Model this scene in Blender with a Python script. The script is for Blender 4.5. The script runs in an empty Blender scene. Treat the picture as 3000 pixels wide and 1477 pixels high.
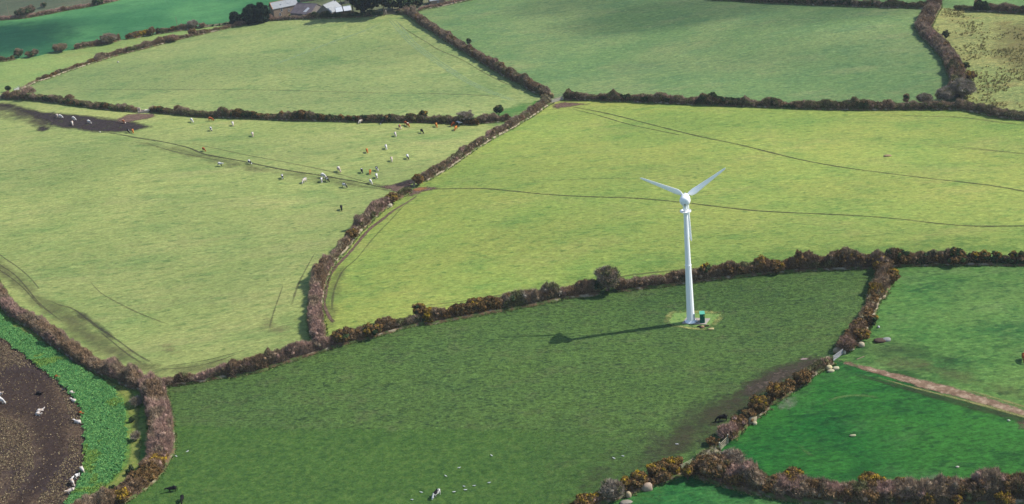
import bpy, math, random
import numpy as np
from mathutils import Vector, Matrix, geometry
rnd = random.Random(7)
rng = np.random.default_rng(11)

# ------------------------------------------------------------------ camera, sky, sun
FPX, PITCH, ROLL, CAM_H = 3840.0, math.radians(23), math.radians(6), 146.0
_f = np.array([0, math.cos(PITCH), -math.sin(PITCH)]); _r = np.array([1.0, 0, 0]); _u = np.array([0, math.sin(PITCH), math.cos(PITCH)])
_R = math.cos(ROLL) * _r - math.sin(ROLL) * _u
_U = math.cos(ROLL) * _u + math.sin(ROLL) * _r
CAM = np.array([0, 0, CAM_H])
sc = bpy.context.scene
C = sc.collection
cd = bpy.data.cameras.new('camera'); cd.sensor_width = 36; cd.lens = FPX / 3000 * 36
cd.clip_start = 1; cd.clip_end = 9000
cam = bpy.data.objects.new('camera', cd); C.objects.link(cam); sc.camera = cam
cam.matrix_world = Matrix([[_R[0], _U[0], -_f[0], 0], [_R[1], _U[1], -_f[1], 0], [_R[2], _U[2], -_f[2], CAM_H], [0, 0, 0, 1]])

SUN_EL = math.radians(43); SUN_AZ = math.atan2(3.8, 31.9)   # the sun stands to the right, a little beyond
sdir = Vector((math.cos(SUN_EL) * math.cos(SUN_AZ), math.cos(SUN_EL) * math.sin(SUN_AZ), math.sin(SUN_EL)))
w = bpy.data.worlds.new('World'); sc.world = w; w.use_nodes = True
nt = w.node_tree; bg = nt.nodes['Background']
sky = nt.nodes.new('ShaderNodeTexSky'); sky.sky_type = 'NISHITA'; sky.sun_disc = False
sky.sun_elevation = SUN_EL; sky.sun_rotation = math.pi / 2 - SUN_AZ
sky.altitude = 100; sky.air_density = 1.0; sky.dust_density = 0.8; sky.ozone_density = 1.5
nt.links.new(sky.outputs[0], bg.inputs[0]); bg.inputs[1].default_value = 0.13
sd = bpy.data.lights.new('sun', 'SUN'); sd.energy = 4.2; sd.angle = math.radians(0.5); sd.color = (1.0, 0.95, 0.87)
so = bpy.data.objects.new('sun', sd); C.objects.link(so)
so.rotation_euler = (-sdir).to_track_quat('-Z', 'Y').to_euler()
sc.view_settings.view_transform = 'Standard'; sc.view_settings.look = 'None'
sc.view_settings.exposure = 0.6; sc.view_settings.gamma = 1; sc.view_settings.use_curve_mapping = False

# ------------------------------------------------------------------ land form and photo-to-ground mapping
def terr(x, y):
    x = np.asarray(x, float); y = np.asarray(y, float)
    h = 1.3 * np.sin(x / 47 + 1.0) * np.cos(y / 61 + .5) + 1.6 * np.sin((x + 1.6 * y) / 95 + 2.0) + .5 * np.sin((x * 1.3 - y) / 33) 
    h = h + .3 * np.sin(x / 17 + y / 29)
    d = np.exp(-((x - 42) ** 2 + (y - 288) ** 2) / 900.0)
    far = np.exp(-np.maximum(np.hypot(x, y) - 1200, 0) / 400)
    return h * (1 - d) * far
def G(px, py, dz=0.0):
    d = _f + (px - 1500) / FPX * _R - (py - 738.5) / FPX * _U
    z = 0.0
    for _ in range(12):
        p = CAM + d * (z - CAM_H) / d[2]
        z = float(terr(p[0], p[1]))
    p = CAM + d * (z - CAM_H) / d[2]
    return np.array([p[0], p[1], z + dz])
def S(px, py):                       # photo pixels per metre there
    return FPX / float((G(px, py) - CAM) @ _f)
def on(x, y, dz=0.0): return np.array([x, y, float(terr(x, y)) + dz])

# ------------------------------------------------------------------ helpers
def s2l(c, k=1.0):
    o = []
    for v in c:
        v = v / 255.0
        o.append((v / 12.92 if v <= .04045 else ((v + .055) / 1.055) ** 2.4) / k)
    return tuple(o)
def tag(o, label=None, cat=None, group=None, kind=None):
    if label: o['label'] = label
    if cat: o['category'] = cat
    if group: o['group'] = group
    if kind: o['kind'] = kind
    return o
def mesh_np(name, V, Fs, mat, origin=(0, 0, 0), parent=None, col=None, edge=None, smooth=False, matidx=None):
    V = np.asarray(V, float) - np.asarray(origin, float)
    me = bpy.data.meshes.new(name)
    if isinstance(Fs, np.ndarray):
        n, k = Fs.shape
        me.vertices.add(len(V)); me.vertices.foreach_set('co', V.astype(np.float32).ravel())
        me.loops.add(n * k); me.loops.foreach_set('vertex_index', Fs.astype(np.int32).ravel())
        me.polygons.add(n); me.polygons.foreach_set('loop_start', (np.arange(n) * k).astype(np.int32))
        me.polygons.foreach_set('loop_total', np.full(n, k, np.int32)) if False else None
        me.update(calc_edges=True)
    else:
        me.from_pydata([tuple(v) for v in V], [], [tuple(int(i) for i in f) for f in Fs]); me.update()
    if col is not None:
        a = me.color_attributes.new('Col', 'FLOAT_COLOR', 'POINT')
        cc = np.ones((len(V), 4), np.float32); cc[:, :3] = col
        a.data.foreach_set('color', cc.ravel())
    if edge is not None:
        a = me.attributes.new('edge', 'FLOAT', 'POINT'); a.data.foreach_set('value', np.asarray(edge, np.float32))
    for m in (mat if isinstance(mat, (list, tuple)) else [mat]): me.materials.append(m)
    if matidx is not None: me.polygons.foreach_set('material_index', np.asarray(matidx, np.int32))
    if smooth: me.polygons.foreach_set('use_smooth', np.ones(len(me.polygons), bool))
    o = bpy.data.objects.new(name, me); C.objects.link(o)
    if parent is None: o.location = origin
    else: o.parent = parent
    return o
def empty(name, loc):
    o = bpy.data.objects.new(name, None); C.objects.link(o); o.location = tuple(loc); o.empty_display_size = .5
    return o
def vnoise(P, seed=0):
    P = np.asarray(P, float); i = np.floor(P).astype(np.int64); f = P - i; f = f * f * (3 - 2 * f)
    def hsh(a, b, c):
        n = (a * 374761393 + b * 668265263 + c * 1442695041 + seed * 974711) & 0xffffffff
        n = ((n ^ (n >> 13)) * 1274126177) & 0xffffffff
        return ((n ^ (n >> 16)) & 0xffff) / 65535.0
    r = 0
    for a in (0, 1):
        for b in (0, 1):
            for c in (0, 1):
                wt = (f[:, 0] if a else 1 - f[:, 0]) * (f[:, 1] if b else 1 - f[:, 1]) * (f[:, 2] if c else 1 - f[:, 2])
                r = r + wt * hsh(i[:, 0] + a, i[:, 1] + b, i[:, 2] + c)
    return r
def inpoly(P, poly):
    x, y = P[:, 0], P[:, 1]; c = np.zeros(len(P), bool); n = len(poly)
    for i in range(n):
        x0, y0 = poly[i][:2]; x1, y1 = poly[(i + 1) % n][:2]
        if y0 == y1: continue
        m = ((y0 > y) != (y1 > y)) & (x < (x1 - x0) * (y - y0) / (y1 - y0) + x0)
        c ^= m
    return c
def segdist(P, line, closed=False):
    L = np.asarray(line, float)[:, :2]; n = len(L); d = np.full(len(P), 1e9)
    for i in range(n if closed else n - 1):
        a, b = L[i], L[(i + 1) % n]; ab = b - a; t = np.clip(((P[:, :2] - a) @ ab) / max(ab @ ab, 1e-9), 0, 1)
        d = np.minimum(d, np.hypot(*(P[:, :2] - a - t[:, None] * ab).T))
    return d
def resample(W, step):
    W = np.asarray(W, float); s = np.r_[0, np.cumsum(np.hypot(*np.diff(W[:, :2], axis=0).T))]
    n = max(2, int(s[-1] / step) + 1); t = np.linspace(0, s[-1], n)
    out = np.zeros((n, 3)); out[:, 0] = np.interp(t, s, W[:, 0]); out[:, 1] = np.interp(t, s, W[:, 1])
    out[:, 2] = terr(out[:, 0], out[:, 1])
    return out, t
def smoothline(P, it=2):
    P = [np.array(p, float) for p in P]
    for _ in range(it):
        Q = [P[0]]
        for a, b in zip(P[:-1], P[1:]): Q += [a * .75 + b * .25, a * .25 + b * .75]
        Q.append(P[-1]); P = Q
    return P
def wl(px, it=2, step=1.0):          # photo polyline -> smooth line on the ground
    P = smoothline(px, it) if it else px
    return resample([G(*p) for p in P], step)
def ribn(n):
    return n
ICO_V = []; 
_p = (1 + 5 ** .5) / 2
ICO_V = np.array([(-1, _p, 0), (1, _p, 0), (-1, -_p, 0), (1, -_p, 0), (0, -1, _p), (0, 1, _p), (0, -1, -_p), (0, 1, -_p), (_p, 0, -1), (_p, 0, 1), (-_p, 0, -1), (-_p, 0, 1)]) / math.hypot(1, _p)
ICO_F = np.array([(0, 11, 5), (0, 5, 1), (0, 1, 7), (0, 7, 10), (0, 10, 11), (1, 5, 9), (5, 11, 4), (11, 10, 2), (10, 7, 6), (7, 1, 8), (3, 9, 4), (3, 4, 2), (3, 2, 6), (3, 6, 8), (3, 8, 9), (4, 9, 5), (2, 4, 11), (6, 2, 10), (8, 6, 7), (9, 8, 1)])
def box(cx, cy, cz, sx, sy, sz):
    V = np.array([(x, y, z) for x in (-.5, .5) for y in (-.5, .5) for z in (-.5, .5)]) * (sx, sy, sz) + (cx, cy, cz)
    return V, [(0, 1, 3, 2), (4, 6, 7, 5), (0, 4, 5, 1), (2, 3, 7, 6), (0, 2, 6, 4), (1, 5, 7, 3)]
def bar(a, b, wd, th):
    a = np.array(a, float); b = np.array(b, float); d = b - a; L = np.linalg.norm(d); d /= L
    s = np.cross(d, (0, 0, 1)); s = np.array([1., 0, 0]) if np.linalg.norm(s) < 1e-3 else s / np.linalg.norm(s)
    t = np.cross(s, d); V = []
    for e in (a, b):
        for i, j in ((-1, -1), (1, -1), (1, 1), (-1, 1)): V.append(e + s * i * wd / 2 + t * j * th / 2)
    return np.array(V), [(0, 1, 2, 3), (7, 6, 5, 4), (0, 4, 5, 1), (1, 5, 6, 2), (2, 6, 7, 3), (3, 7, 4, 0)]
def tube(P, rad, n=6):
    P = np.asarray(P, float); V = []; Fs = []
    for i, p in enumerate(P):
        d = P[min(i + 1, len(P) - 1)] - P[max(i - 1, 0)]; d /= np.linalg.norm(d) + 1e-9
        s = np.cross(d, (0.2, .1, 1) if abs(d[2]) < .9 else (1, 0, 0)); s /= np.linalg.norm(s); t = np.cross(s, d)
        for k in range(n):
            a = 2 * math.pi * k / n; V.append(p + (s * math.cos(a) + t * math.sin(a)) * rad[i])
    for i in range(len(P) - 1):
        for k in range(n): Fs.append((i * n + k, i * n + (k + 1) % n, (i + 1) * n + (k + 1) % n, (i + 1) * n + k))
    Fs.append(tuple(range(n))[::-1]); Fs.append(tuple((len(P) - 1) * n + k for k in range(n)))
    return np.array(V), Fs
def lathe(prof, n=32):               # (radius, z)
    V = []; Fs = []
    for r_, z in prof:
        for k in range(n): a = 2 * math.pi * k / n; V.append((r_ * math.cos(a), r_ * math.sin(a), z))
    for i in range(len(prof) - 1):
        for k in range(n): Fs.append((i * n + k, i * n + (k + 1) % n, (i + 1) * n + (k + 1) % n, (i + 1) * n + k))
    Fs.append(tuple(range(n))[::-1]); Fs.append(tuple((len(prof) - 1) * n + k for k in range(n)))
    return np.array(V), Fs
def join(parts):
    V = []; Fs = []; o = 0
    for v, f in parts:
        V.append(np.asarray(v, float)); Fs += [tuple(int(i) + o for i in q) for q in f]; o += len(v)
    return np.vstack(V), Fs

# ------------------------------------------------------------------ materials
def newmat(name):
    m = bpy.data.materials.new(name); m.use_nodes = True
    t = m.node_tree; b = t.nodes['Principled BSDF']; b.inputs['Specular IOR Level'].default_value = .12; b.inputs['Roughness'].default_value = .9
    return m, t, b
def N(t, typ, **k):
    n = t.nodes.new(typ)
    for a, v in k.items(): setattr(n, a, v)
    return n
def noise(t, vec, scale, detail=3, rough=.55, dist=0.0):
    n = N(t, 'ShaderNodeTexNoise'); n.inputs['Scale'].default_value = scale; n.inputs['Detail'].default_value = detail
    n.inputs['Roughness'].default_value = rough; n.inputs['Distortion'].default_value = dist
    t.links.new(vec, n.inputs['Vector']); return n.outputs['Fac']
def ramp(t, fac, stops):
    n = N(t, 'ShaderNodeValToRGB'); e = n.color_ramp.elements
    while len(e) < len(stops): e.new(.5)
    for i, (p, c) in enumerate(stops): e[i].position = p; e[i].color = tuple(c) + (1,) if len(c) == 3 else c
    t.links.new(fac, n.inputs[0]); return n.outputs[0]
def mixc(t, fac, a, b, mode='MIX'):
    n = N(t, 'ShaderNodeMix', data_type='RGBA', blend_type=mode)
    for i, v in ((0, fac), (6, a), (7, b)):
        if hasattr(v, 'links') or isinstance(v, bpy.types.NodeSocket): t.links.new(v, n.inputs[i])
        elif i == 0: n.inputs[0].default_value = v
        else: n.inputs[i].default_value = tuple(v) + (1,)
    return n.outputs[2]
def mrange(t, v, a, b, c=0.0, d=1.0):
    n = N(t, 'ShaderNodeMapRange'); t.links.new(v, n.inputs[0])
    for i, q in ((1, a), (2, b), (3, c), (4, d)): n.inputs[i].default_value = q
    return n.outputs[0]
def bump(t, b, h, strength, dist):
    n = N(t, 'ShaderNodeBump'); n.inputs['Strength'].default_value = strength; n.inputs['Distance'].default_value = dist
    t.links.new(h, n.inputs['Height']); t.links.new(n.outputs[0], b.inputs['Normal'])
K = 1.62                              # picture value of a white sheet lying in the sun
def coords(t, rot=0.0, sc_=(1, 1, 1), off=(0, 0, 0)):
    g = N(t, 'ShaderNodeNewGeometry'); m = N(t, 'ShaderNodeMapping')
    m.inputs['Rotation'].default_value = (0, 0, rot); m.inputs['Scale'].default_value = sc_; m.inputs['Location'].default_value = off
    t.links.new(g.outputs['Position'], m.inputs[0]); return m.outputs[0]
def grass(name, main, alt, dark, rot=0.0, stretch=.5, bumpd=.25, fine=.5, seed=0.0, bare=None, bare_amt=.45, dark_amt=.6, fs=1.0, grain=1.0, tan=None):
    """sward: broad drifts, painted relief shade, green and dry mottles, dark and pale tufts drawn out by the wind, fine grain"""
    m, t, b = newmat(name)
    tan = s2l(tan or bare or (min(255, main[0] + 20), main[1] - 8, main[2] + 2), K)
    main, alt, dark = s2l(main, K), s2l(alt, K), s2l(dark, K)
    v0 = coords(t, off=(seed * 13.1, seed * 7.7, 0)); v1 = coords(t, rot, (stretch, 1, 1), (seed * 3, seed * 5, 0)); v2 = coords(t, rot, (stretch, 1, 1), (seed * 9 + 40, seed * 2, 0))
    c = mixc(t, mrange(t, noise(t, v0, .022, 3, .55), .40, .60), main, alt)
    c = mixc(t, mrange(t, noise(t, v1, .085 * fs, 6, .66), .50, .68, 0, dark_amt), c, dark)
    c = mixc(t, mrange(t, noise(t, v2, .07 * fs, 6, .68), .52, .68, 0, bare_amt), c, tan)
    sm = noise(t, v1, .62 * fs, 4, .62)
    c = mixc(t, mrange(t, sm, .51, .66, 0, fine), c, tuple(q * .85 for q in dark))
    c = mixc(t, mrange(t, noise(t, v2, .8 * fs, 4, .62), .52, .68, 0, fine * .85), c, tuple(min(.9, q * 1.4) for q in alt))
    c = mixc(t, mrange(t, noise(t, coords(t, rot, (.6, 1, 1), (seed * 2, 77, 0)), .5, 2, .5), .66, .72, 0, .6), c, tuple(q * .75 for q in dark))
    gv = coords(t, rot, (.6, 1, 1)); g1 = .30 * grain
    c = mixc(t, 1.0, c, ramp(t, noise(t, gv, 1.25, 5, .8), [(.36, (1 - g1,) * 3), (.5, (1, 1, 1)), (.64, (1 + g1,) * 3)]), 'MULTIPLY')
    c = mixc(t, 1.0, c, ramp(t, noise(t, coords(t, .4, (.6, 1, 1), (seed, 9, 0)), .014, 3, .5), [(.38, (.84, .88, .86)), (.6, (1.08, 1.06, 1.03))]), 'MULTIPLY')  # broad tone noise painted in for the shading of undulating relief
    t.links.new(c, b.inputs['Base Color'])
    ad = N(t, 'ShaderNodeMath', operation='MULTIPLY_ADD'); t.links.new(noise(t, gv, 1.9, 4, .75), ad.inputs[0]); ad.inputs[1].default_value = .8; t.links.new(sm, ad.inputs[2])
    bump(t, b, ad.outputs[0], 1.0, bumpd)
    return m
def softmat(name, stops, amount=1.0, nscale=.6, hard=.35, detail=5, bumpd=.1, cscale=1.2):
    """dirt or worn grass lying on a field, its rim broken up by noise"""
    m, t, b = newmat(name); v = coords(t)
    a = N(t, 'ShaderNodeAttribute', attribute_name='edge')
    nz = mrange(t, noise(t, v, nscale, detail, .7), .3, .7, -1, 1)
    x = N(t, 'ShaderNodeMath', operation='MULTIPLY_ADD'); t.links.new(nz, x.inputs[0]); x.inputs[1].default_value = .38; t.links.new(a.outputs['Fac'], x.inputs[2])
    al = mrange(t, x.outputs[0], .5 - hard, .5 + hard, 0, amount)
    gate = mrange(t, a.outputs['Fac'], 0, .08)
    mm = N(t, 'ShaderNodeMath', operation='MULTIPLY'); t.links.new(al, mm.inputs[0]); t.links.new(gate, mm.inputs[1])
    c = ramp(t, noise(t, v, cscale, 5, .7), [(p, s2l(q, K)) for p, q in stops])
    t.links.new(c, b.inputs['Base Color']); t.links.new(mm.outputs[0], b.inputs['Alpha'])
    bump(t, b, noise(t, v, 2.0, 4, .7), .8, bumpd)
    return m
def colmat(name, rough=.85, spec=.1, trans=0.0, vary=True, bscale=None):
    m, t, b = newmat(name); b.inputs['Roughness'].default_value = rough; b.inputs['Specular IOR Level'].default_value = spec
    a = N(t, 'ShaderNodeAttribute', attribute_name='Col')
    c = a.outputs['Color']
    if vary: c = mixc(t, 1.0, c, ramp(t, noise(t, coords(t), 2.3, 4, .7), [(.3, (.7, .7, .72)), (.7, (1.3, 1.28, 1.25))]), 'MULTIPLY')
    t.links.new(c, b.inputs['Base Color'])
    if bscale: bump(t, b, noise(t, coords(t), bscale, 4, .65), .9, .12)
    return m
def plain(name, col, rough=.6, spec=.3, k=1.0, var=.12, scale=2.0, metal=0.0, bumpd=None):
    m, t, b = newmat(name); c = s2l(col, k); b.inputs['Roughness'].default_value = rough; b.inputs['Specular IOR Level'].default_value = spec; b.inputs['Metallic'].default_value = metal
    tc = N(t, 'ShaderNodeTexCoord'); nz = noise(t, tc.outputs['Object'], scale, 5, .65)
    t.links.new(ramp(t, nz, [(.3, tuple(q * (1 - var) for q in c)), (.7, tuple(min(1, q * (1 + var)) for q in c))]), b.inputs['Base Color'])
    if bumpd: bump(t, b, nz, .7, bumpd)
    return m

# ------------------------------------------------------------------ boundaries, traced in the photograph's pixels
L_far = [(-260, 100), (0, 57), (60, 54), (130, 42), (200, 28), (270, 17), (345, 0), (430, -40)]
L_strip_top = [(-260, 215), (0, 178), (35, 175), (60, 171), (110, 165), (160, 152), (205, 147), (245, 140), (300, 129), (345, 119), (375, 113), (440, 101), (480, 96), (530, 89), (570, 82), (630, 75), (680, 70)]
L_strip_bot = [(-260, 345), (0, 287), (14, 282), (40, 266)]
L_strip_bot2 = [(60, 262), (100, 244), (150, 226), (210, 204), (260, 188), (300, 175), (350, 158), (430, 140), (490, 123), (545, 111), (590, 100), (640, 88), (700, 73)]
L_house = [(700, 73), (760, 62), (820, 58), (900, 55), (960, 53), (1030, 50), (1090, 47), (1118, 45)]
L_mid_top = [(0, 291), (30, 295), (90, 295), (150, 302), (200, 309), (260, 318), (330, 325), (400, 330)]
L_mid_top2 = [(442, 333), (520, 341), (600, 346), (680, 350), (760, 354), (850, 359), (950, 363), (1050, 366), (1150, 369), (1250, 370), (1330, 373), (1412, 376)]
L_diag = [(1165, 40), (1195, 38), (1232, 66), (1270, 90), (1310, 115), (1360, 146), (1400, 170), (1440, 194), (1480, 219), (1520, 239), (1560, 262), (1602, 284)]
L_right_h = [(1655, 296), (1750, 301), (1850, 306), (1950, 312), (2050, 317), (2150, 321), (2250, 324), (2350, 328), (2450, 328), (2550, 328), (2650, 326), (2750, 326), (2820, 325), (2880, 336), (2940, 349), (3000, 349), (3250, 356)]
L_cow_r = [(1610, 302), (1570, 328), (1530, 353), (1490, 378), (1440, 403), (1400, 428), (1360, 453), (1320, 483), (1280, 508), (1230, 535), (1214, 548)]
L_cow_r2 = [(1195, 564), (1160, 583), (1120, 606), (1080, 643), (1050, 673), (1020, 713), (990, 748), (960, 780), (942, 812), (930, 850), (924, 890), (925, 930), (930, 965), (935, 992)]
L_left = [(-260, 520), (-120, 690), (0, 862), (34, 918), (66, 938), (115, 958), (175, 1010), (255, 1062), (335, 1100), (400, 1126), (440, 1136)]
L_main = [(440, 1136), (520, 1125), (600, 1110), (680, 1096), (750, 1082), (800, 1067), (870, 1043), (930, 1022), (1000, 1004), (1060, 990), (1120, 972), (1180, 957), (1250, 943), (1320, 933), (1380, 922), (1440, 908), (1500, 897), (1560, 886), (1640, 874), (1700, 866), (1760, 857), (1850, 844), (1940, 834), (2020, 823), (2100, 813), (2180, 803), (2280, 794), (2380, 789), (2480, 785), (2580, 778)]
L_main2 = [(2580, 778), (2640, 773), (2720, 771), (2800, 770), (2860, 771), (2930, 772), (3000, 773), (3250, 775)]
L_down_l = [(440, 1136), (462, 1180), (472, 1240), (478, 1300), (468, 1350), (442, 1388), (400, 1432), (345, 1462), (280, 1492), (215, 1540), (150, 1620)]
L_right_v = [(2588, 782), (2590, 813), (2580, 842), (2564, 871), (2552, 903), (2544, 930), (2530, 959), (2510, 984), (2490, 1008), (2470, 1026)]
L_right_v2 = [(2432, 1062), (2392, 1082), (2361, 1100), (2345, 1130), (2290, 1155), (2230, 1198), (2175, 1238), (2142, 1275), (2130, 1292)]
L_right_v3 = [(2108, 1320), (2084, 1332), (2054, 1346), (2036, 1354)]
L_right_v4 = [(1992, 1378), (1962, 1392), (1908, 1412), (1850, 1432), (1792, 1450), (1733, 1474), (1675, 1495), (1590, 1530), (1500, 1580)]
L_bot = [(2042, 1372), (2075, 1388), (2127, 1406), (2186, 1424), (2250, 1438), (2396, 1452), (2542, 1460), (2688, 1462), (2834, 1458), (2997, 1448), (3250, 1440)]
L_top_v = [(2738, 6), (2732, 36), (2714, 60), (2702, 84), (2716, 108), (2746, 132), (2770, 158), (2789, 182), (2800, 210), (2806, 240), (2806, 268), (2800, 298), (2806, 322)]
L_top_h = [(2085, 1), (2250, 8), (2400, 14), (2500, 17), (2600, 20), (2725, 23)]
L_top_h2 = [(2797, 26), (2850, 29), (2900, 30), (2950, 33), (3000, 37), (3250, 48)]
def rv(a): return a[::-1]

def adj(p):
    x, y = p
    if 1000 <= x <= 2500 and 780 <= y <= 1012: return (x, y - 4)
    if 440 <= x <= 1470 and 325 < y < 381: return (x, y - float(np.interp(x, [444, 520, 583, 680, 760, 850, 950, 1050, 1150, 1250, 1330, 1412, 1470], [6, 7, 4, 7, 7, 9, 11, 10, 13, 13, 12, 11, 5])))
    if -10 < x < 404 and 288 < y < 333: return (x, y - 4)
    if 1640 <= x <= 2960 and 285 < y < 352: return (x, y - float(np.interp(x, [1655, 1750, 1850, 1950, 2050, 2250, 2450, 2650, 2810, 2850, 2960], [4, 8, 9, 11, 12, 12, 9, 9, 9, 7, 5])))
    return p
FIELDS = {}
FIELDS['far_field_dark'] = [(-260, -140), (430, -140)] + rv(L_far)
FIELDS['teal_field'] = L_far + [(900, -60), (905, 5), (790, 30)] + rv(L_strip_top + [(700, 73)])
FIELDS['strip_field'] = L_strip_top + [(700, 73)] + rv(L_strip_bot2) + rv(L_strip_bot)
FIELDS['farmyard'] = [(900, -60), (1480, -60), (1420, -8), (1290, 20), (1200, 34), (1165, 40)] + rv(L_house) + [(790, 30), (905, 5)]
FIELDS['upper_left_field'] = [(0, 291), (14, 282), (40, 266)] + L_strip_bot2 + L_house[1:] + L_diag + L_cow_r[:4] + rv(L_mid_top2) + rv(L_mid_top)[:-1]
FIELDS['upper_right_field'] = [(1165, 40), (1200, 34), (1290, 20), (1420, -8), (1480, -60), (2080, -60)] + L_top_h + [(2738, 20)] + L_top_v[1:] + rv(L_right_h[:13]) + rv(L_diag)[:-1]
FIELDS['top_field'] = [(2080, -60), (3250, -60)] + rv(L_top_h2) + rv(L_top_h)
FIELDS['rough_pasture'] = [(2738, 20)] + L_top_h2 + rv(L_right_h[12:]) + rv(L_top_v[1:-1])
FIELDS['cow_field'] = [(-260, 345), (0, 291)] + L_mid_top[1:] + L_mid_top2 + L_cow_r[3:] + L_cow_r2 + [(930, 1022)] + rv(L_main[:7]) + rv(L_left)[1:]
FIELDS['middle_field'] = L_cow_r[:1] + L_right_h + [(3250, 775)] + rv(L_main2)[1:] + rv(L_main[7:])[1:] + rv(L_cow_r2) + rv(L_cow_r)[:-1]
FIELDS['turbine_field'] = L_main + L_right_v + L_right_v2 + L_right_v3 + L_right_v4 + [(1400, 1660), (150, 1660), (150, 1620)] + rv(L_down_l)[1:-1]
FIELDS['right_field'] = L_main2 + [(3250, 1290), (3000, 1216), (2850, 1172), (2700, 1126), (2560, 1084), (2450, 1052)] + rv(L_right_v)[:-1]
FIELDS['bright_field'] = [(2450, 1052), (2560, 1084), (2700, 1126), (2850, 1172), (3000, 1216), (3250, 1290)] + rv(L_bot) + rv(L_right_v3) + rv(L_right_v2)
FIELDS['corner_field'] = L_bot + [(3250, 1660), (1400, 1660)] + rv(L_right_v4)
PLOUGH_EDGE = [(-260, 760), (-100, 890), (0, 985), (60, 1030), (120, 1078), (170, 1115), (205, 1150), (236, 1195), (250, 1250), (252, 1310), (248, 1365), (236, 1410), (212, 1450), (180, 1500), (110, 1620)]
FIELDS['crop_field'] = L_left + L_down_l[1:] + rv(PLOUGH_EDGE)
FIELDS['ploughed_field'] = [(-260, 1660), (-260, 760)] + PLOUGH_EDGE[1:]

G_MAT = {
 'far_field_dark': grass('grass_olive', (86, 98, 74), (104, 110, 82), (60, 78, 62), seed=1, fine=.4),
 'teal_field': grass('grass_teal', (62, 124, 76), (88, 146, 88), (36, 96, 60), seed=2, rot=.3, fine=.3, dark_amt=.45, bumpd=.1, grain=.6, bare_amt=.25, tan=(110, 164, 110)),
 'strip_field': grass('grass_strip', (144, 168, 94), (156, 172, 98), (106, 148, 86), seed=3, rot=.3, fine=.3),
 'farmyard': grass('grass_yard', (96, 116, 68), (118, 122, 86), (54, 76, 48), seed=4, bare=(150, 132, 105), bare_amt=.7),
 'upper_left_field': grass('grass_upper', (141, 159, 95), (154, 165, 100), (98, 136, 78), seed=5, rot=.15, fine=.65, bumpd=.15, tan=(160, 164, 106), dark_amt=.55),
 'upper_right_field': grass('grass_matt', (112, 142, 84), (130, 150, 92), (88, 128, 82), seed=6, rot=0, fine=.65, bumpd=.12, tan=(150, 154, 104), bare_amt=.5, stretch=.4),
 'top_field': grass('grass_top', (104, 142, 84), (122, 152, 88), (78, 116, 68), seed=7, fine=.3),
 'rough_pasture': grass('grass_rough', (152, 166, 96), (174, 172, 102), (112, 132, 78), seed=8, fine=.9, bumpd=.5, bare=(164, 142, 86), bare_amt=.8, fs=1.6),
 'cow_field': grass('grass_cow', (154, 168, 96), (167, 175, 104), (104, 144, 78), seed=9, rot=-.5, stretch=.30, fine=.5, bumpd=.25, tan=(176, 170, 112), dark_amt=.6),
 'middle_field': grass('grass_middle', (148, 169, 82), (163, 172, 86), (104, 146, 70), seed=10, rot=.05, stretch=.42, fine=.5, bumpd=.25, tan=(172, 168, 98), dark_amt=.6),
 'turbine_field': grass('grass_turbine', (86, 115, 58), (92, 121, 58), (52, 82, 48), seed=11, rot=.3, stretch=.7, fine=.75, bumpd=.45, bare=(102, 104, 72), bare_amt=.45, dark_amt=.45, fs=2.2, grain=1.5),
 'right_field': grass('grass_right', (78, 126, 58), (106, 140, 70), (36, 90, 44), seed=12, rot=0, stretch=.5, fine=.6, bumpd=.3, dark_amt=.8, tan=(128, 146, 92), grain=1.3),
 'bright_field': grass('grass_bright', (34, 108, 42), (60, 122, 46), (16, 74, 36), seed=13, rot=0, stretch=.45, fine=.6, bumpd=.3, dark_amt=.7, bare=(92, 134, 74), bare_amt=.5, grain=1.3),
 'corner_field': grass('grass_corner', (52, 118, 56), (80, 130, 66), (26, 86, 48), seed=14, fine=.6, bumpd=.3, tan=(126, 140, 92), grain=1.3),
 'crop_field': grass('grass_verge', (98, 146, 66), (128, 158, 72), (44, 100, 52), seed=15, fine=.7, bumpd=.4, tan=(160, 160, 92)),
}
def plough():
    m, t, b = newmat('ploughed_soil'); v = coords(t)
    base = ramp(t, noise(t, v, 1.6, 5, .75), [(.32, s2l((56, 43, 38), K)), (.5, s2l((100, 80, 64), K)), (.68, s2l((156, 134, 102), K))])
    dk = mrange(t, noise(t, coords(t, 1.2, (.5, 1, 1)), .055, 3, .5), .44, .60)
    c = mixc(t, dk, base, mixc(t, .78, base, s2l((66, 54, 56), K)))
    t.links.new(c, b.inputs['Base Color']); bump(t, b, noise(t, v, 2.2, 5, .75), 1, .35); return m
G_MAT['ploughed_field'] = plough()

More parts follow.
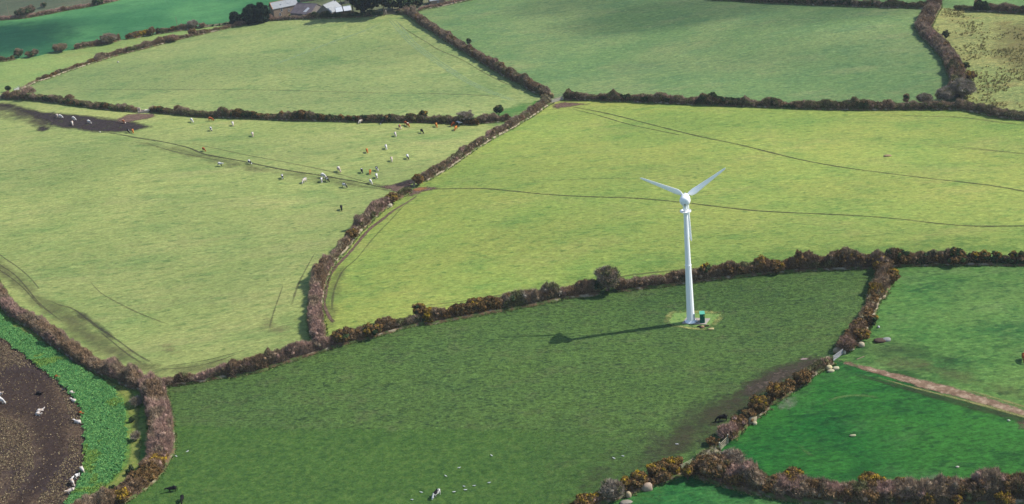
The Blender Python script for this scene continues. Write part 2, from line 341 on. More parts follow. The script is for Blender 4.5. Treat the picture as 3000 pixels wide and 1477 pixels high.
def sheet(name, W, mat, dz, grid, kind='structure', soft=None, label=None, smooth=True, efn=None):
    """a surface draped over the land inside the ground polygon W"""
    W = np.asarray(W, float)[:, :2]
    keep = [W[0]]
    for p in W[1:]:
        if np.hypot(*(p - keep[-1])) > .05: keep.append(p)
    if np.hypot(*(keep[0] - keep[-1])) < .05: keep.pop()
    W = np.array(keep)
    b = []
    for i in range(len(W)):
        a, c = W[i], W[(i + 1) % len(W)]; n = max(1, int(np.hypot(*(c - a)) / grid))
        for k in range(n): b.append(a + (c - a) * k / n)
    b = np.array(b)
    x0, y0 = b.min(0); x1, y1 = b.max(0)
    gx, gy = np.meshgrid(np.arange(x0, x1, grid), np.arange(y0, y1, grid)); P = np.c_[gx.ravel(), gy.ravel()]
    P = P[inpoly(P, W)]; P = P[segdist(P, W, True) > grid * .35]
    allp = [Vector(p) for p in b] + [Vector(p) for p in P]
    nb = len(b)
    r = geometry.delaunay_2d_cdt(allp, [(i, (i + 1) % nb) for i in range(nb)], [], 0, 1e-5)
    V = np.array([tuple(v) for v in r[0]]); T = np.array([f for f in r[2] if len(f) == 3])
    cen = V[T].mean(1); T = T[inpoly(cen, W)]
    a = V[T]; area = (a[:, 1, 0] - a[:, 0, 0]) * (a[:, 2, 1] - a[:, 0, 1]) - (a[:, 1, 1] - a[:, 0, 1]) * (a[:, 2, 0] - a[:, 0, 0])
    T[area < 0] = T[area < 0][:, ::-1]
    e = None
    if soft: e = np.clip(segdist(V, W, True) / soft, 0, 1)
    if efn: e = efn(V)
    Z = terr(V[:, 0], V[:, 1]) + dz
    o = mesh_np(name, np.c_[V, Z], T, mat, edge=e, smooth=smooth)
    tag(o, label=label, kind=kind)
    return o
# ground under and beyond everything
def ground():
    n = 150; s = np.linspace(-1, 1, n); q = np.sign(s) * (np.abs(s) ** 2.6) * 3800
    X, Y = np.meshgrid(q, q + 380); Z = terr(X, Y) - .35
    V = np.c_[X.ravel(), Y.ravel(), Z.ravel()]; i = np.arange(n * n).reshape(n, n)
    Fq = np.stack([i[:-1, :-1], i[:-1, 1:], i[1:, 1:], i[1:, :-1]], -1).reshape(-1, 4)
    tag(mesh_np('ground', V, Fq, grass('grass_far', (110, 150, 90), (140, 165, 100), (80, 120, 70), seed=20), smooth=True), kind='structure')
ground()
# thin scattering volume added over the whole view to lift the blacks
hz = bpy.data.materials.new('black_lift_haze'); hz.use_nodes = True; ht = hz.node_tree; ht.nodes.remove(ht.nodes['Principled BSDF'])
pv_ = ht.nodes.new('ShaderNodeVolumePrincipled'); pv_.inputs['Density'].default_value = .00006; pv_.inputs['Color'].default_value = (.80, .88, 1, 1); pv_.inputs['Anisotropy'].default_value = .2
ht.links.new(pv_.outputs[0], ht.nodes['Material Output'].inputs['Volume'])
hv_, hf_ = box(0, 380, 68, 8200, 8200, 176)
tag(mesh_np('added_haze', hv_, hf_, hz), kind='stuff')
WF = {}
for nm, poly in FIELDS.items():
    WF[nm] = np.array([G(*adj(p)) for p in poly])
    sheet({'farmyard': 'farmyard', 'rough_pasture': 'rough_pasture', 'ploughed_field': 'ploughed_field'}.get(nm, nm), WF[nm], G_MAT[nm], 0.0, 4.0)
# ------------------------------------------------------------------ worn ground, mud and paths lying on the fields
MUD = softmat('mud_dark', [(.3, (36, 30, 32)), (.55, (64, 53, 52)), (.72, (106, 92, 84))], .92, .3, .4)
MUD_B = softmat('mud_brown', [(.3, (62, 54, 46)), (.55, (88, 78, 66)), (.72, (122, 104, 92))], .9, .3, .45)
MUD_B2 = softmat('mud_thin', [(.3, (72, 68, 52)), (.7, (98, 88, 68))], .75, .15, .45)
MUD_R = softmat('mud_red', [(.3, (80, 62, 52)), (.5, (118, 94, 80)), (.7, (156, 130, 112))], .95, .7, .25)
MUD_OLIVE = softmat('worn_grass', [(.3, (96, 98, 66)), (.6, (120, 120, 80)), (.8, (138, 134, 92))], .75, .16, .45)
MUD_DARKOLIVE = softmat('trodden_grass', [(.3, (62, 62, 52)), (.6, (84, 82, 66)), (.8, (104, 100, 80))], .75, .12, .4)
PATH_DARK = softmat('path_dark', [(.3, (62, 62, 46)), (.7, (92, 88, 64))], .78, .9, .5, cscale=.8)
PATH_FAINT = softmat('path_faint', [(.3, (96, 98, 66)), (.7, (122, 118, 82))], .5, .35, .5)
PATH_FAINT2 = softmat('path_worn', [(.3, (84, 84, 62)), (.7, (116, 112, 82))], .55, .35, .5)
TRACK_LIGHT = softmat('track_light', [(.3, (152, 186, 128)), (.7, (176, 196, 142))], .45, .3, .5)
DIRT = softmat('track_dirt', [(.3, (112, 90, 70)), (.5, (152, 124, 100)), (.68, (202, 178, 150))], .96, .5, .3, cscale=.6)
STRAW = softmat('dry_grass', [(.3, (136, 142, 84)), (.7, (178, 172, 108))], .7, .4, .5)
STRAW_F = softmat('dry_grass_faint', [(.3, (96, 140, 72)), (.7, (132, 158, 90))], .55, .4, .5)
LUSH = softmat('lush_grass', [(.3, (70, 130, 66)), (.7, (104, 164, 76))], .6, .2, .5)
LUSH2 = softmat('lush_turf', [(.36, (70, 114, 54)), (.5, (94, 140, 62)), (.64, (124, 160, 76))], .42, .9, .38, bumpd=.35, cscale=.7)
PUDDLE = softmat('puddle_mud', [(.3, (150, 104, 66)), (.7, (176, 128, 84))], .95, .8, .3)
def patch(name, px, mat, dz, soft, grid=1.5, label=None):
    return sheet(name, [G(*p) for p in px], mat, dz, grid, soft=soft)
def ribbon(name, px, width, mat, dz=.05, w2=None, kind='structure', smooth=2, step=1.2):
    W, t = wl(px, smooth, step); n = len(W)
    d = np.gradient(W[:, :2], axis=0); d /= np.linalg.norm(d, axis=1)[:, None] + 1e-9; nrm = np.c_[-d[:, 1], d[:, 0]]
    wd = np.linspace(width, w2 or width, n) * (.55 + .55 * vnoise(np.c_[t / 11, t * 0, t * 0], 3) + .45 * vnoise(np.c_[t / 2.5, t * 0, t * 0], 4))
    V = []; E_ = []
    for k, e in ((-1, 0), (-.5, .8), (0, 1), (.5, .8), (1, 0)):
        p = W[:, :2] + nrm * (k * wd / 2)[:, None]; V.append(np.c_[p, terr(p[:, 0], p[:, 1]) + dz])
        E_.append(e * np.clip(np.minimum(t, t[-1] - t) / (width * 2 + 3), 0, 1))
    V = np.stack(V, 1).reshape(-1, 3); E_ = np.stack(E_, 1).ravel(); i = np.arange(n * 5).reshape(n, 5)
    Fq = np.stack([i[:-1, :-1], i[1:, :-1], i[1:, 1:], i[:-1, 1:]], -1).reshape(-1, 4)
    return tag(mesh_np(name, V, Fq, mat, edge=E_, smooth=True), kind=kind)
# turbine field: paler lower half, trodden band towards the gate
TOPL = np.array([G(*q) for q in [(430, 1240), (560, 1244), (700, 1247), (900, 1251), (1200, 1253), (1500, 1253), (1720, 1256), (1950, 1264)]])
XR = G(1960, 1262)[0]
def turf_edge(V): return np.clip(segdist(V, TOPL) / .9, 0, 1) * np.clip((XR - 4 - V[:, 0] - .25 * (V[:, 1] - TOPL[-1][1])) / 38, 0, 1) ** .8
sheet('mown_turf', [G(*q) for q in [(430, 1240), (560, 1244), (700, 1247), (900, 1251), (1200, 1253), (1500, 1253), (1720, 1256), (1950, 1264), (1950, 1660), (150, 1640), (345, 1462), (400, 1432), (442, 1388), (468, 1350), (474, 1290)]], LUSH2, .03, 2.0, efn=turf_edge)
patch('trodden_ground', [(1540, 1500), (1600, 1430), (1750, 1330), (1900, 1240), (2100, 1130), (2260, 1070), (2400, 1040), (2440, 1060), (2380, 1100), (2290, 1160), (2170, 1240), (2080, 1310), (1960, 1370), (1800, 1430), (1680, 1500)], MUD_DARKOLIVE, .03, 14, 3.0)
patch('mud_patch', [(2150, 1130), (2230, 1085), (2330, 1045), (2400, 1035), (2440, 1040), (2436, 1068), (2400, 1090), (2360, 1105), (2300, 1140), (2220, 1170), (2140, 1185)], MUD_B, .06, 4.5)
patch('trodden_ground', [(1880, 1310), (1990, 1230), (2110, 1150), (2230, 1095), (2330, 1060), (2400, 1040), (2400, 1080), (2300, 1140), (2200, 1200), (2110, 1270), (2040, 1320), (1960, 1350)], MUD_B2, .045, 8, 2.5)
patch('mud_patch', [(2330, 1058), (2350, 1048), (2375, 1048), (2368, 1056)], softmat('mud_pale', [(.3, (150, 128, 118)), (.7, (190, 170, 160))], .9, .8, .3), .09, .5, .6)
# cow field
patch('mud_patch', [(-150, 300), (0, 304), (30, 302), (90, 318), (140, 326), (190, 330), (260, 336), (330, 346), (400, 354), (460, 372), (410, 384), (350, 392), (300, 392), (260, 389), (200, 380), (145, 374), (115, 356), (70, 336), (30, 318), (0, 314), (-150, 312)], MUD, .05, 4)
patch('trodden_ground', [(-150, 288), (0, 298), (60, 305), (150, 335), (170, 380), (110, 384), (60, 352), (0, 330), (-150, 330)], MUD_B2, .035, 5)
patch('mud_patch', [(330, 352), (370, 334), (410, 331), (455, 331), (470, 338), (440, 350), (400, 356), (350, 366)], MUD_R, .08, 3)
patch('mud_patch', [(98, 380), (120, 368), (150, 372), (142, 388), (110, 388)], MUD, .05, 3)
patch('worn_ground', [(-100, 310), (60, 330), (160, 375), (280, 395), (400, 410), (520, 425), (640, 455), (800, 490), (950, 508), (1100, 535), (1190, 545), (1190, 565), (1100, 560), (960, 545), (800, 515), (650, 492), (560, 470), (430, 432), (300, 402), (100, 375), (-100, 330)], MUD_OLIVE, .03, 9, 2.5)
ribbon('cow_path', [(270, 388), (310, 388), (345, 393), (400, 404), (470, 414), (530, 427), (560, 435), (590, 450), (625, 458), (700, 470), (790, 490), (860, 503), (930, 512), (1000, 525), (1060, 535), (1110, 548), (1165, 556)], .95, PATH_DARK)
ribbon('cow_path', [(560, 420), (700, 450), (760, 462), (850, 478), (960, 500), (1040, 525), (1120, 545)], .7, PATH_FAINT)
ribbon('cow_path', [(430, 420), (520, 448), (600, 462), (640, 470)], .8, PATH_FAINT)
ribbon('cow_path', [(1010, 537), (1060, 545), (1100, 552), (1170, 562)], .7, PATH_FAINT)
patch('mud_patch', [(1090, 545), (1130, 542), (1180, 532), (1215, 530), (1222, 548), (1200, 566), (1165, 572), (1130, 560)], MUD_R, .08, 3)
patch('mud_patch', [(1150, 540), (1190, 526), (1222, 518), (1225, 535), (1195, 545), (1160, 552)], MUD, .1, 2)
patch('mud_patch', [(1190, 560), (1215, 546), (1260, 544), (1310, 548), (1290, 556), (1240, 566), (1205, 582), (1180, 590)], MUD_R, .07, 3)
patch('puddle', [(1205, 553), (1235, 548), (1262, 550), (1240, 560), (1212, 563)], PUDDLE, .1, 1.2, .8)
ribbon('mud_path', [(1235, 566), (1195, 592), (1155, 615), (1125, 640), (1090, 665), (1065, 690), (1030, 735), (1000, 765), (975, 790), (962, 815), (955, 840), (950, 865), (946, 890), (955, 910), (968, 935), (985, 955)], 1.5, MUD_R)
ribbon('cow_path', [(1215, 582), (1180, 605), (1150, 640), (1110, 680), (1075, 720), (1045, 760), (1005, 790), (985, 830), (975, 865), (972, 910)], .6, PATH_FAINT)
patch('worn_ground', [(990, 780), (1030, 740), (1040, 760), (1010, 830), (995, 900), (990, 960), (945, 960), (940, 900), (955, 830)], MUD_OLIVE, .03, 5, 2)
# middle field
ribbon('cow_path', [(1225, 556), (1290, 554), (1380, 552), (1430, 553), (1500, 560), (1600, 570), (1720, 577), (1860, 580), (1990, 592), (2080, 603), (2200, 617), (2320, 624), (2430, 628), (2530, 633), (2650, 643), (2760, 657), (2860, 664), (3000, 662), (3230, 664)], .85, PATH_DARK)
ribbon('cow_path', [(1640, 306), (1680, 314), (1720, 321), (1800, 337), (1880, 358), (1950, 376), (2060, 403), (2150, 420), (2250, 445), (2350, 470), (2480, 493), (2600, 508), (2720, 523), (2850, 537), (2940, 549), (3000, 561), (3230, 600)], .85, PATH_DARK)
ribbon('cow_path', [(1670, 318), (1750, 337), (1840, 365), (1900, 377), (2000, 398)], .6, PATH_DARK)
ribbon('cow_path', [(1500, 541), (1620, 529), (1740, 523), (1860, 522)], .5, PATH_FAINT)
ribbon('cow_path', [(2700, 424), (2761, 430), (2850, 437), (2930, 444), (3000, 451), (3200, 470)], .7, PATH_FAINT)
ribbon('cow_path', [(2660, 418), (2800, 428), (2960, 446)], .5, PATH_FAINT)
ribbon('cow_path', [(2600, 336), (2700, 341), (2820, 343), (2920, 358), (3000, 366), (3200, 380)], .8, PATH_FAINT)
ribbon('cow_path', [(1188, 903), (1270, 892), (1363, 883), (1480, 862), (1560, 853), (1640, 846), (1720, 829), (1821, 810), (1900, 800), (2011, 790), (2100, 780), (2250, 766), (2400, 757), (2600, 750), (2800, 746)], .8, PATH_FAINT)
ribbon('cow_path', [(1560, 306), (1500, 352), (1440, 392), (1370, 436), (1300, 482)], .5, PATH_FAINT)
patch('mud_patch', [(1612, 306), (1650, 296), (1700, 300), (1760, 305), (1690, 312), (1640, 320), (1612, 325)], MUD_R, .07, 3)
patch('lush_and_shaded_ground', [(1180, 940), (1400, 860), (1700, 790), (2100, 740), (2500, 700), (3200, 680), (3250, 770), (2600, 770), (2000, 815), (1500, 890), (1000, 998)], LUSH, .02, 22, 4)
# cow field lower left
for q in ([(-120, 690), (0, 777), (42, 802), (80, 845), (112, 888), (150, 918), (185, 945)], [(-120, 720), (0, 792), (30, 812), (68, 842), (92, 870), (125, 905)], [(-60, 700), (10, 755), (50, 780), (90, 815), (118, 850)]): ribbon('cow_path', q, .5, PATH_FAINT2)
ribbon('cow_path', [(138, 878), (175, 895), (212, 902), (250, 930), (290, 962), (330, 987), (360, 1008), (385, 1028), (412, 1045), (450, 1065)], .7, PATH_FAINT2)
ribbon('cow_path', [(290, 970), (330, 1002), (370, 1036), (420, 1067)], .55, PATH_FAINT2)
ribbon('cow_path', [(262, 822), (278, 842), (300, 863), (350, 890), (400, 915), (450, 935), (492, 950)], .5, PATH_FAINT)
ribbon('cow_path', [(460, 1082), (560, 1078), (640, 1058), (710, 1032)], .6, PATH_FAINT2)
ribbon('cow_path', [(470, 1074), (580, 1062), (660, 1042), (740, 1020)], .5, PATH_FAINT)
patch('worn_ground', [(-60, 700), (60, 790), (140, 870), (230, 900), (300, 960), (400, 1030), (480, 1070), (640, 1045), (740, 1020), (745, 1050), (600, 1092), (450, 1110), (380, 1090), (280, 1040), (180, 975), (100, 910), (30, 850), (-60, 770)], MUD_OLIVE, .03, 6, 2.5)
patch('mud_patch', [(225, 905), (260, 920), (300, 950), (340, 985), (365, 1010), (350, 1015), (310, 990), (270, 960), (235, 935), (205, 915)], MUD_DARKOLIVE, .06, 2.5)
ribbon('cow_path', [(925, 738), (898, 785), (872, 835), (858, 882), (852, 895)], .7, PATH_FAINT)
ribbon('cow_path', [(832, 830), (812, 885), (797, 930), (788, 970)], .6, PATH_FAINT)
patch('bare_patch', [(752, 962), (775, 925), (800, 930), (860, 960), (850, 985), (790, 985), (760, 975)], softmat('bare_soil', [(.3, (138, 128, 88)), (.7, (166, 146, 108))], .6, .3, .4), .04, 6)
patch('bare_patch', [(460, 1010), (510, 1000), (545, 1030), (520, 1045), (470, 1042)], bpy.data.materials['bare_soil'], .04, 5)
# upper left field
ribbon('wheel_track', [(240, 263), (500, 262), (700, 263), (850, 265), (1000, 270), (1150, 273), (1300, 275), (1400, 279), (1470, 283)], .8, PATH_FAINT)
ribbon('wheel_track', [(1165, 66), (1190, 88), (1230, 112), (1260, 130), (1280, 145), (1350, 172), (1420, 215), (1480, 245), (1530, 262)], .7, PATH_FAINT)
for o_ in (0, 9, 20): ribbon('wheel_track', [(1138 + o_, 58), (1162 + o_, 85), (1190 + o_, 120), (1240 + o_, 160), (1300 + o_, 200), (1360 + o_, 240), (1430 + o_, 272), (1500 + o_, 296)], 1.1, TRACK_LIGHT, .04)
ribbon('wheel_track', [(1128, 62), (1060, 95), (980, 120), (880, 160), (790, 195)], 2.5, TRACK_LIGHT, .04)
patch('lush_and_shaded_ground', [(1380, 345), (1450, 320), (1520, 300), (1580, 300), (1560, 325), (1500, 360), (1430, 372)], LUSH, .03, 6)
patch('lush_and_shaded_ground', [(1560, 352 - 60), (1600, 300), (1570, 320), (1530, 345)], softmat('lush_vivid', [(.3, (66, 150, 54)), (.7, (92, 170, 64))], .8, .2, .4), .06, 3)
patch('worn_ground', [(2900, 60), (3150, 60), (3150, 300), (2980, 230), (2880, 160)], softmat('rough_brown', [(.3, (112, 112, 68)), (.6, (152, 140, 84)), (.8, (176, 160, 98))], .7, .22, .45), .04, 14, 2.5)
# right hand fields
ribbon('dirt_track', [(2430, 1052), (2475, 1062), (2520, 1075), (2600, 1096), (2700, 1125), (2800, 1150), (2900, 1180), (3000, 1212), (3240, 1290)], 2.9, DIRT, .06, 4.0)
ribbon('ditch', [(2500, 1094), (2600, 1124), (2700, 1150), (2800, 1178), (2900, 1205), (3000, 1232), (3240, 1296)], 2.0, softmat('ditch_olive', [(.3, (44, 66, 40)), (.7, (84, 82, 58))], .6, .4, .5), .05, 2.8)
ribbon('dry_verge', [(2560, 1104), (2700, 1143), (2860, 1182), (3000, 1222), (3240, 1290)], .9, STRAW, .07)
ribbon('dry_verge', [(2820, 1140), (2900, 1162), (3000, 1192), (3240, 1262)], 1.3, STRAW, .05)
ribbon('dry_verge', [(2402, 1190), (2425, 1175), (2460, 1163), (2500, 1158), (2550, 1160), (2590, 1172)], 1.3, STRAW_F, .04)
ribbon('dry_verge', [(2342, 1300), (2355, 1320), (2375, 1335), (2400, 1342)], 1.4, STRAW_F, .04)
patch('mud_patch', [(2968, 1240), (2985, 1225), (3060, 1225), (3060, 1270), (2990, 1262), (2972, 1255)], MUD_R, .05, 2)
patch('worn_ground', [(2640, 1040), (2760, 1060), (3000, 1140), (3200, 1200), (3200, 1250), (2900, 1150), (2700, 1100), (2500, 1060), (2480, 1040)], MUD_OLIVE, .03, 8, 2.5)
patch('trodden_ground', [(2500, 1000), (2620, 985), (2750, 1005), (2820, 1060), (2700, 1080), (2560, 1060), (2480, 1040)], softmat('trodden_green', [(.3, (44, 78, 48)), (.7, (78, 100, 62))], .6, .2, .4), .025, 9, 2)
patch('pale_brush', [(2695, 1400), (2730, 1386), (2775, 1392), (2770, 1412), (2720, 1418)], softmat('pale_brushwood', [(.3, (110, 130, 98)), (.7, (180, 176, 156))], .5, 1.0, .5), .05, 2)
patch('pale_brush', [(2290, 1165), (2330, 1160), (2345, 1180), (2320, 1200), (2285, 1205), (2270, 1190)], bpy.data.materials['pale_brushwood'], .05, 1.6)
# verge along the crop
ribbon('dry_verge', [(0, 946), (60, 960), (110, 985), (170, 1018), (230, 1062), (320, 1110), (375, 1150), (392, 1200), (396, 1260), (400, 1320), (385, 1370), (350, 1410), (300, 1440), (240, 1475), (190, 1530)], 2.6, softmat('verge_yellow', [(.3, (120, 146, 66)), (.7, (172, 170, 92))], .8, .35, .45), .05)

DARKSOIL = softmat('dark_soil', [(.3, (54, 42, 38)), (.6, (82, 66, 57)), (.8, (108, 90, 74))], .85, .35, .45)
DARK_BAND = [(-150, 1080), (-20, 1090), (50, 1075), (110, 1082), (160, 1120), (196, 1190), (208, 1260), (200, 1330), (160, 1390), (120, 1440), (60, 1600), (-80, 1600), (-20, 1500), (60, 1430), (100, 1370), (92, 1290), (70, 1240), (0, 1210), (-150, 1200)]
patch('soil_band', DARK_BAND, DARKSOIL, .03, 4)
patch('lush_and_shaded_ground', [(-260, 70), (60, 60), (200, 60), (260, 100), (200, 150), (60, 170), (-260, 210)], softmat('cloud_shade_teal', [(.3, (30, 96, 68)), (.7, (44, 116, 80))], .7, .1, .5), .03, 26, 4)  # soft dark patch painting cloud shade over the field's left end
# clouds high on the sunward side, whose shade lies over the far fields
cm = bpy.data.materials.new('cloud_vapour'); cm.use_nodes = True; ct = cm.node_tree; ct.nodes.remove(ct.nodes['Principled BSDF'])
vs_ = ct.nodes.new('ShaderNodeVolumeScatter'); vs_.inputs['Density'].default_value = .016; vs_.inputs['Anisotropy'].default_value = .3; ct.links.new(vs_.outputs[0], ct.nodes['Material Output'].inputs['Volume'])
def cloud(px, py, lobes):
    base = G(px, py) + np.array(sdir) * 1150; V = []; Fs = []; off = 0
    for (dx, dy, rx, ry, rz) in lobes:
        v, f_ = lathe([(.02, -1), (.5, -.86), (.87, -.5), (1, 0), (.87, .5), (.5, .86), (.02, 1)], 24); V.append(v * (rx, ry, rz) + base + (dx, dy, 0)); Fs += [tuple(i_ + off for i_ in q_) for q_ in f_]; off += len(v)
    return tag(mesh_np('cloud', np.vstack(V), Fs, cm, base), kind='structure')
cloud(2080, 28, [(0, 0, 75, 26, 22)]); cloud(2000, 0, [(0, 20, 90, 34, 22)]); cloud(2500, 30, [(0, 0, 50, 20, 16)]); cloud(20, 110, [(0, 0, 40, 44, 20)])
# ------------------------------------------------------------------ leaf and twig growth
STY = {  # mean colours (as pictured), spike length, spike width, outwardness, count per clump
 'thorn': dict(c=[(182, 158, 132), (160, 142, 116), (194, 172, 144)], L=.42, w=.042, out=.8, n=42),
 'pink':  dict(c=[(202, 166, 148), (184, 152, 136), (214, 180, 160)], L=.45, w=.042, out=.8, n=42),
 'brown': dict(c=[(170, 142, 112), (150, 126, 98), (186, 156, 122)], L=.38, w=.07, out=.65, n=40),
 'olive': dict(c=[(142, 142, 98), (122, 126, 84), (158, 152, 106)], L=.38, w=.08, out=.65, n=38),
 'gorse': dict(c=[(150, 118, 76), (130, 104, 68), (162, 126, 78), (100, 92, 60)], L=.26, w=.11, out=.35, n=52),
 'bloom': dict(c=[(180, 150, 56), (156, 126, 62), (206, 172, 46), (124, 104, 60)], L=.24, w=.11, out=.35, n=52),
 'pale':  dict(c=[(186, 174, 156), (172, 160, 142), (198, 186, 168)], L=.5, w=.05, out=.9, n=46),
 'ivy':   dict(c=[(70, 90, 58), (54, 76, 50), (90, 110, 68)], L=.26, w=.17, out=.3, n=42),
 'straw': dict(c=[(184, 170, 132), (164, 152, 114), (196, 186, 152)], L=.42, w=.05, out=.85, n=34),
 'pine':  dict(c=[(44, 62, 48), (36, 52, 42), (60, 78, 54)], L=.5, w=.2, out=.45, n=50),
 'grass': dict(c=[(140, 160, 92), (118, 146, 80), (162, 168, 108)], L=.4, w=.1, out=1, n=3),
}
for k_ in STY: STY[k_]['lin'] = np.array([s2l(c, K * 1.12) for c in STY[k_]['c']])
def grow(cen, rad, styles, seed=0, size=1.0, core=.72, flat=1.0, dens=1.0):
    """clumps of twigs or leaves: cen (n,3), rad (n,), styles list of names -> V, F, colour"""
    g = np.random.default_rng(seed); Vs = []; Fs = []; Cs = []; off = 0
    styles = np.array(styles)
    for st in sorted(set(styles)):
        s = STY[st]; idx = np.where(styles == st)[0]; c = cen[idx]; r = rad[idx]; n = len(idx)
        if core > 0:
            iv = ICO_V[None] * (1 + g.uniform(-.22, .22, (n, 12)))[:, :, None] * (r * core)[:, None, None]
            iv[:, :, 2] *= flat; iv += c[:, None]
            Vs.append(iv.reshape(-1, 3)); Fs.append((ICO_F[None] + (np.arange(n) * 12)[:, None, None] + off).reshape(-1, 3)); off += n * 12
            cc = s['lin'][g.integers(0, len(s['lin']), n)] * .8 * g.uniform(.75, 1.15, (n, 1)); Cs.append(np.repeat(cc, 12, 0))
        m = max(4, int(s['n'] * dens)); u = g.normal(size=(n, m, 3)); u /= np.linalg.norm(u, axis=2)[:, :, None]; u[:, :, 2] = np.where(u[:, :, 2] < -.35, -u[:, :, 2], u[:, :, 2])
        rr = r[:, None] * g.uniform(.66, .98, (n, m)); p = u * rr[:, :, None]; p[:, :, 2] *= flat; p += c[:, None]
        rn = g.normal(size=(n, m, 3)); rn /= np.linalg.norm(rn, axis=2)[:, :, None]
        d = u * s['out'] + rn * (1.15 - s['out']) + np.array([0, 0, .35]) * s['out']; d /= np.linalg.norm(d, axis=2)[:, :, None]
        side = np.cross(d, g.normal(size=(n, m, 3))); side /= np.linalg.norm(side, axis=2)[:, :, None] + 1e-9
        if s['out'] < .5:      # leafy: faces lie over the clump's surface
            side = np.cross(u + .5 * rn, d); side /= np.linalg.norm(side, axis=2)[:, :, None] + 1e-9
        L = s['L'] * size * g.uniform(.6, 1.5, (n, m, 1)); wd = s['w'] * size * g.uniform(.7, 1.4, (n, m, 1))
        a = p - side * wd - d * L * .3; b = p + side * wd - d * L * .3; t = p + d * L
        Vs.append(np.stack([a, b, t], 2).reshape(-1, 3)); k = n * m
        Fs.append(np.arange(k * 3).reshape(-1, 3) + off); off += k * 3
        base = s['lin'][g.integers(0, len(s['lin']), n)]
        cc = base[:, None] * g.uniform(.7, 1.35, (n, m, 1)); mixm = g.random((n, m, 1)) < .35
        cc = np.where(mixm, s['lin'][g.integers(0, len(s['lin']), (n, m))], cc)
        Cs.append(np.repeat(cc.reshape(-1, 3), 3, 0))
    return np.vstack(Vs), np.vstack(Fs), np.clip(np.vstack(Cs), 0, 1)
FOL = colmat('twigs_and_leaves', .9, .06)
BANKM = colmat('bank_earth', .95, .05, bscale=1.8)
BARK = plain('bark', (112, 98, 84), .9, .1, K, .3, 3, bumpd=.05)
BARK_P = plain('bark_grey', (168, 152, 136), .9, .1, K, .2, 3)
seedc = [100]
def pick(mix, t):
    ks = list(mix); ws = np.cumsum([mix[k] for k in ks]); ws = ws / ws[-1]
    return [ks[min(int(np.searchsorted(ws, v)), len(ks) - 1)] for v in t]
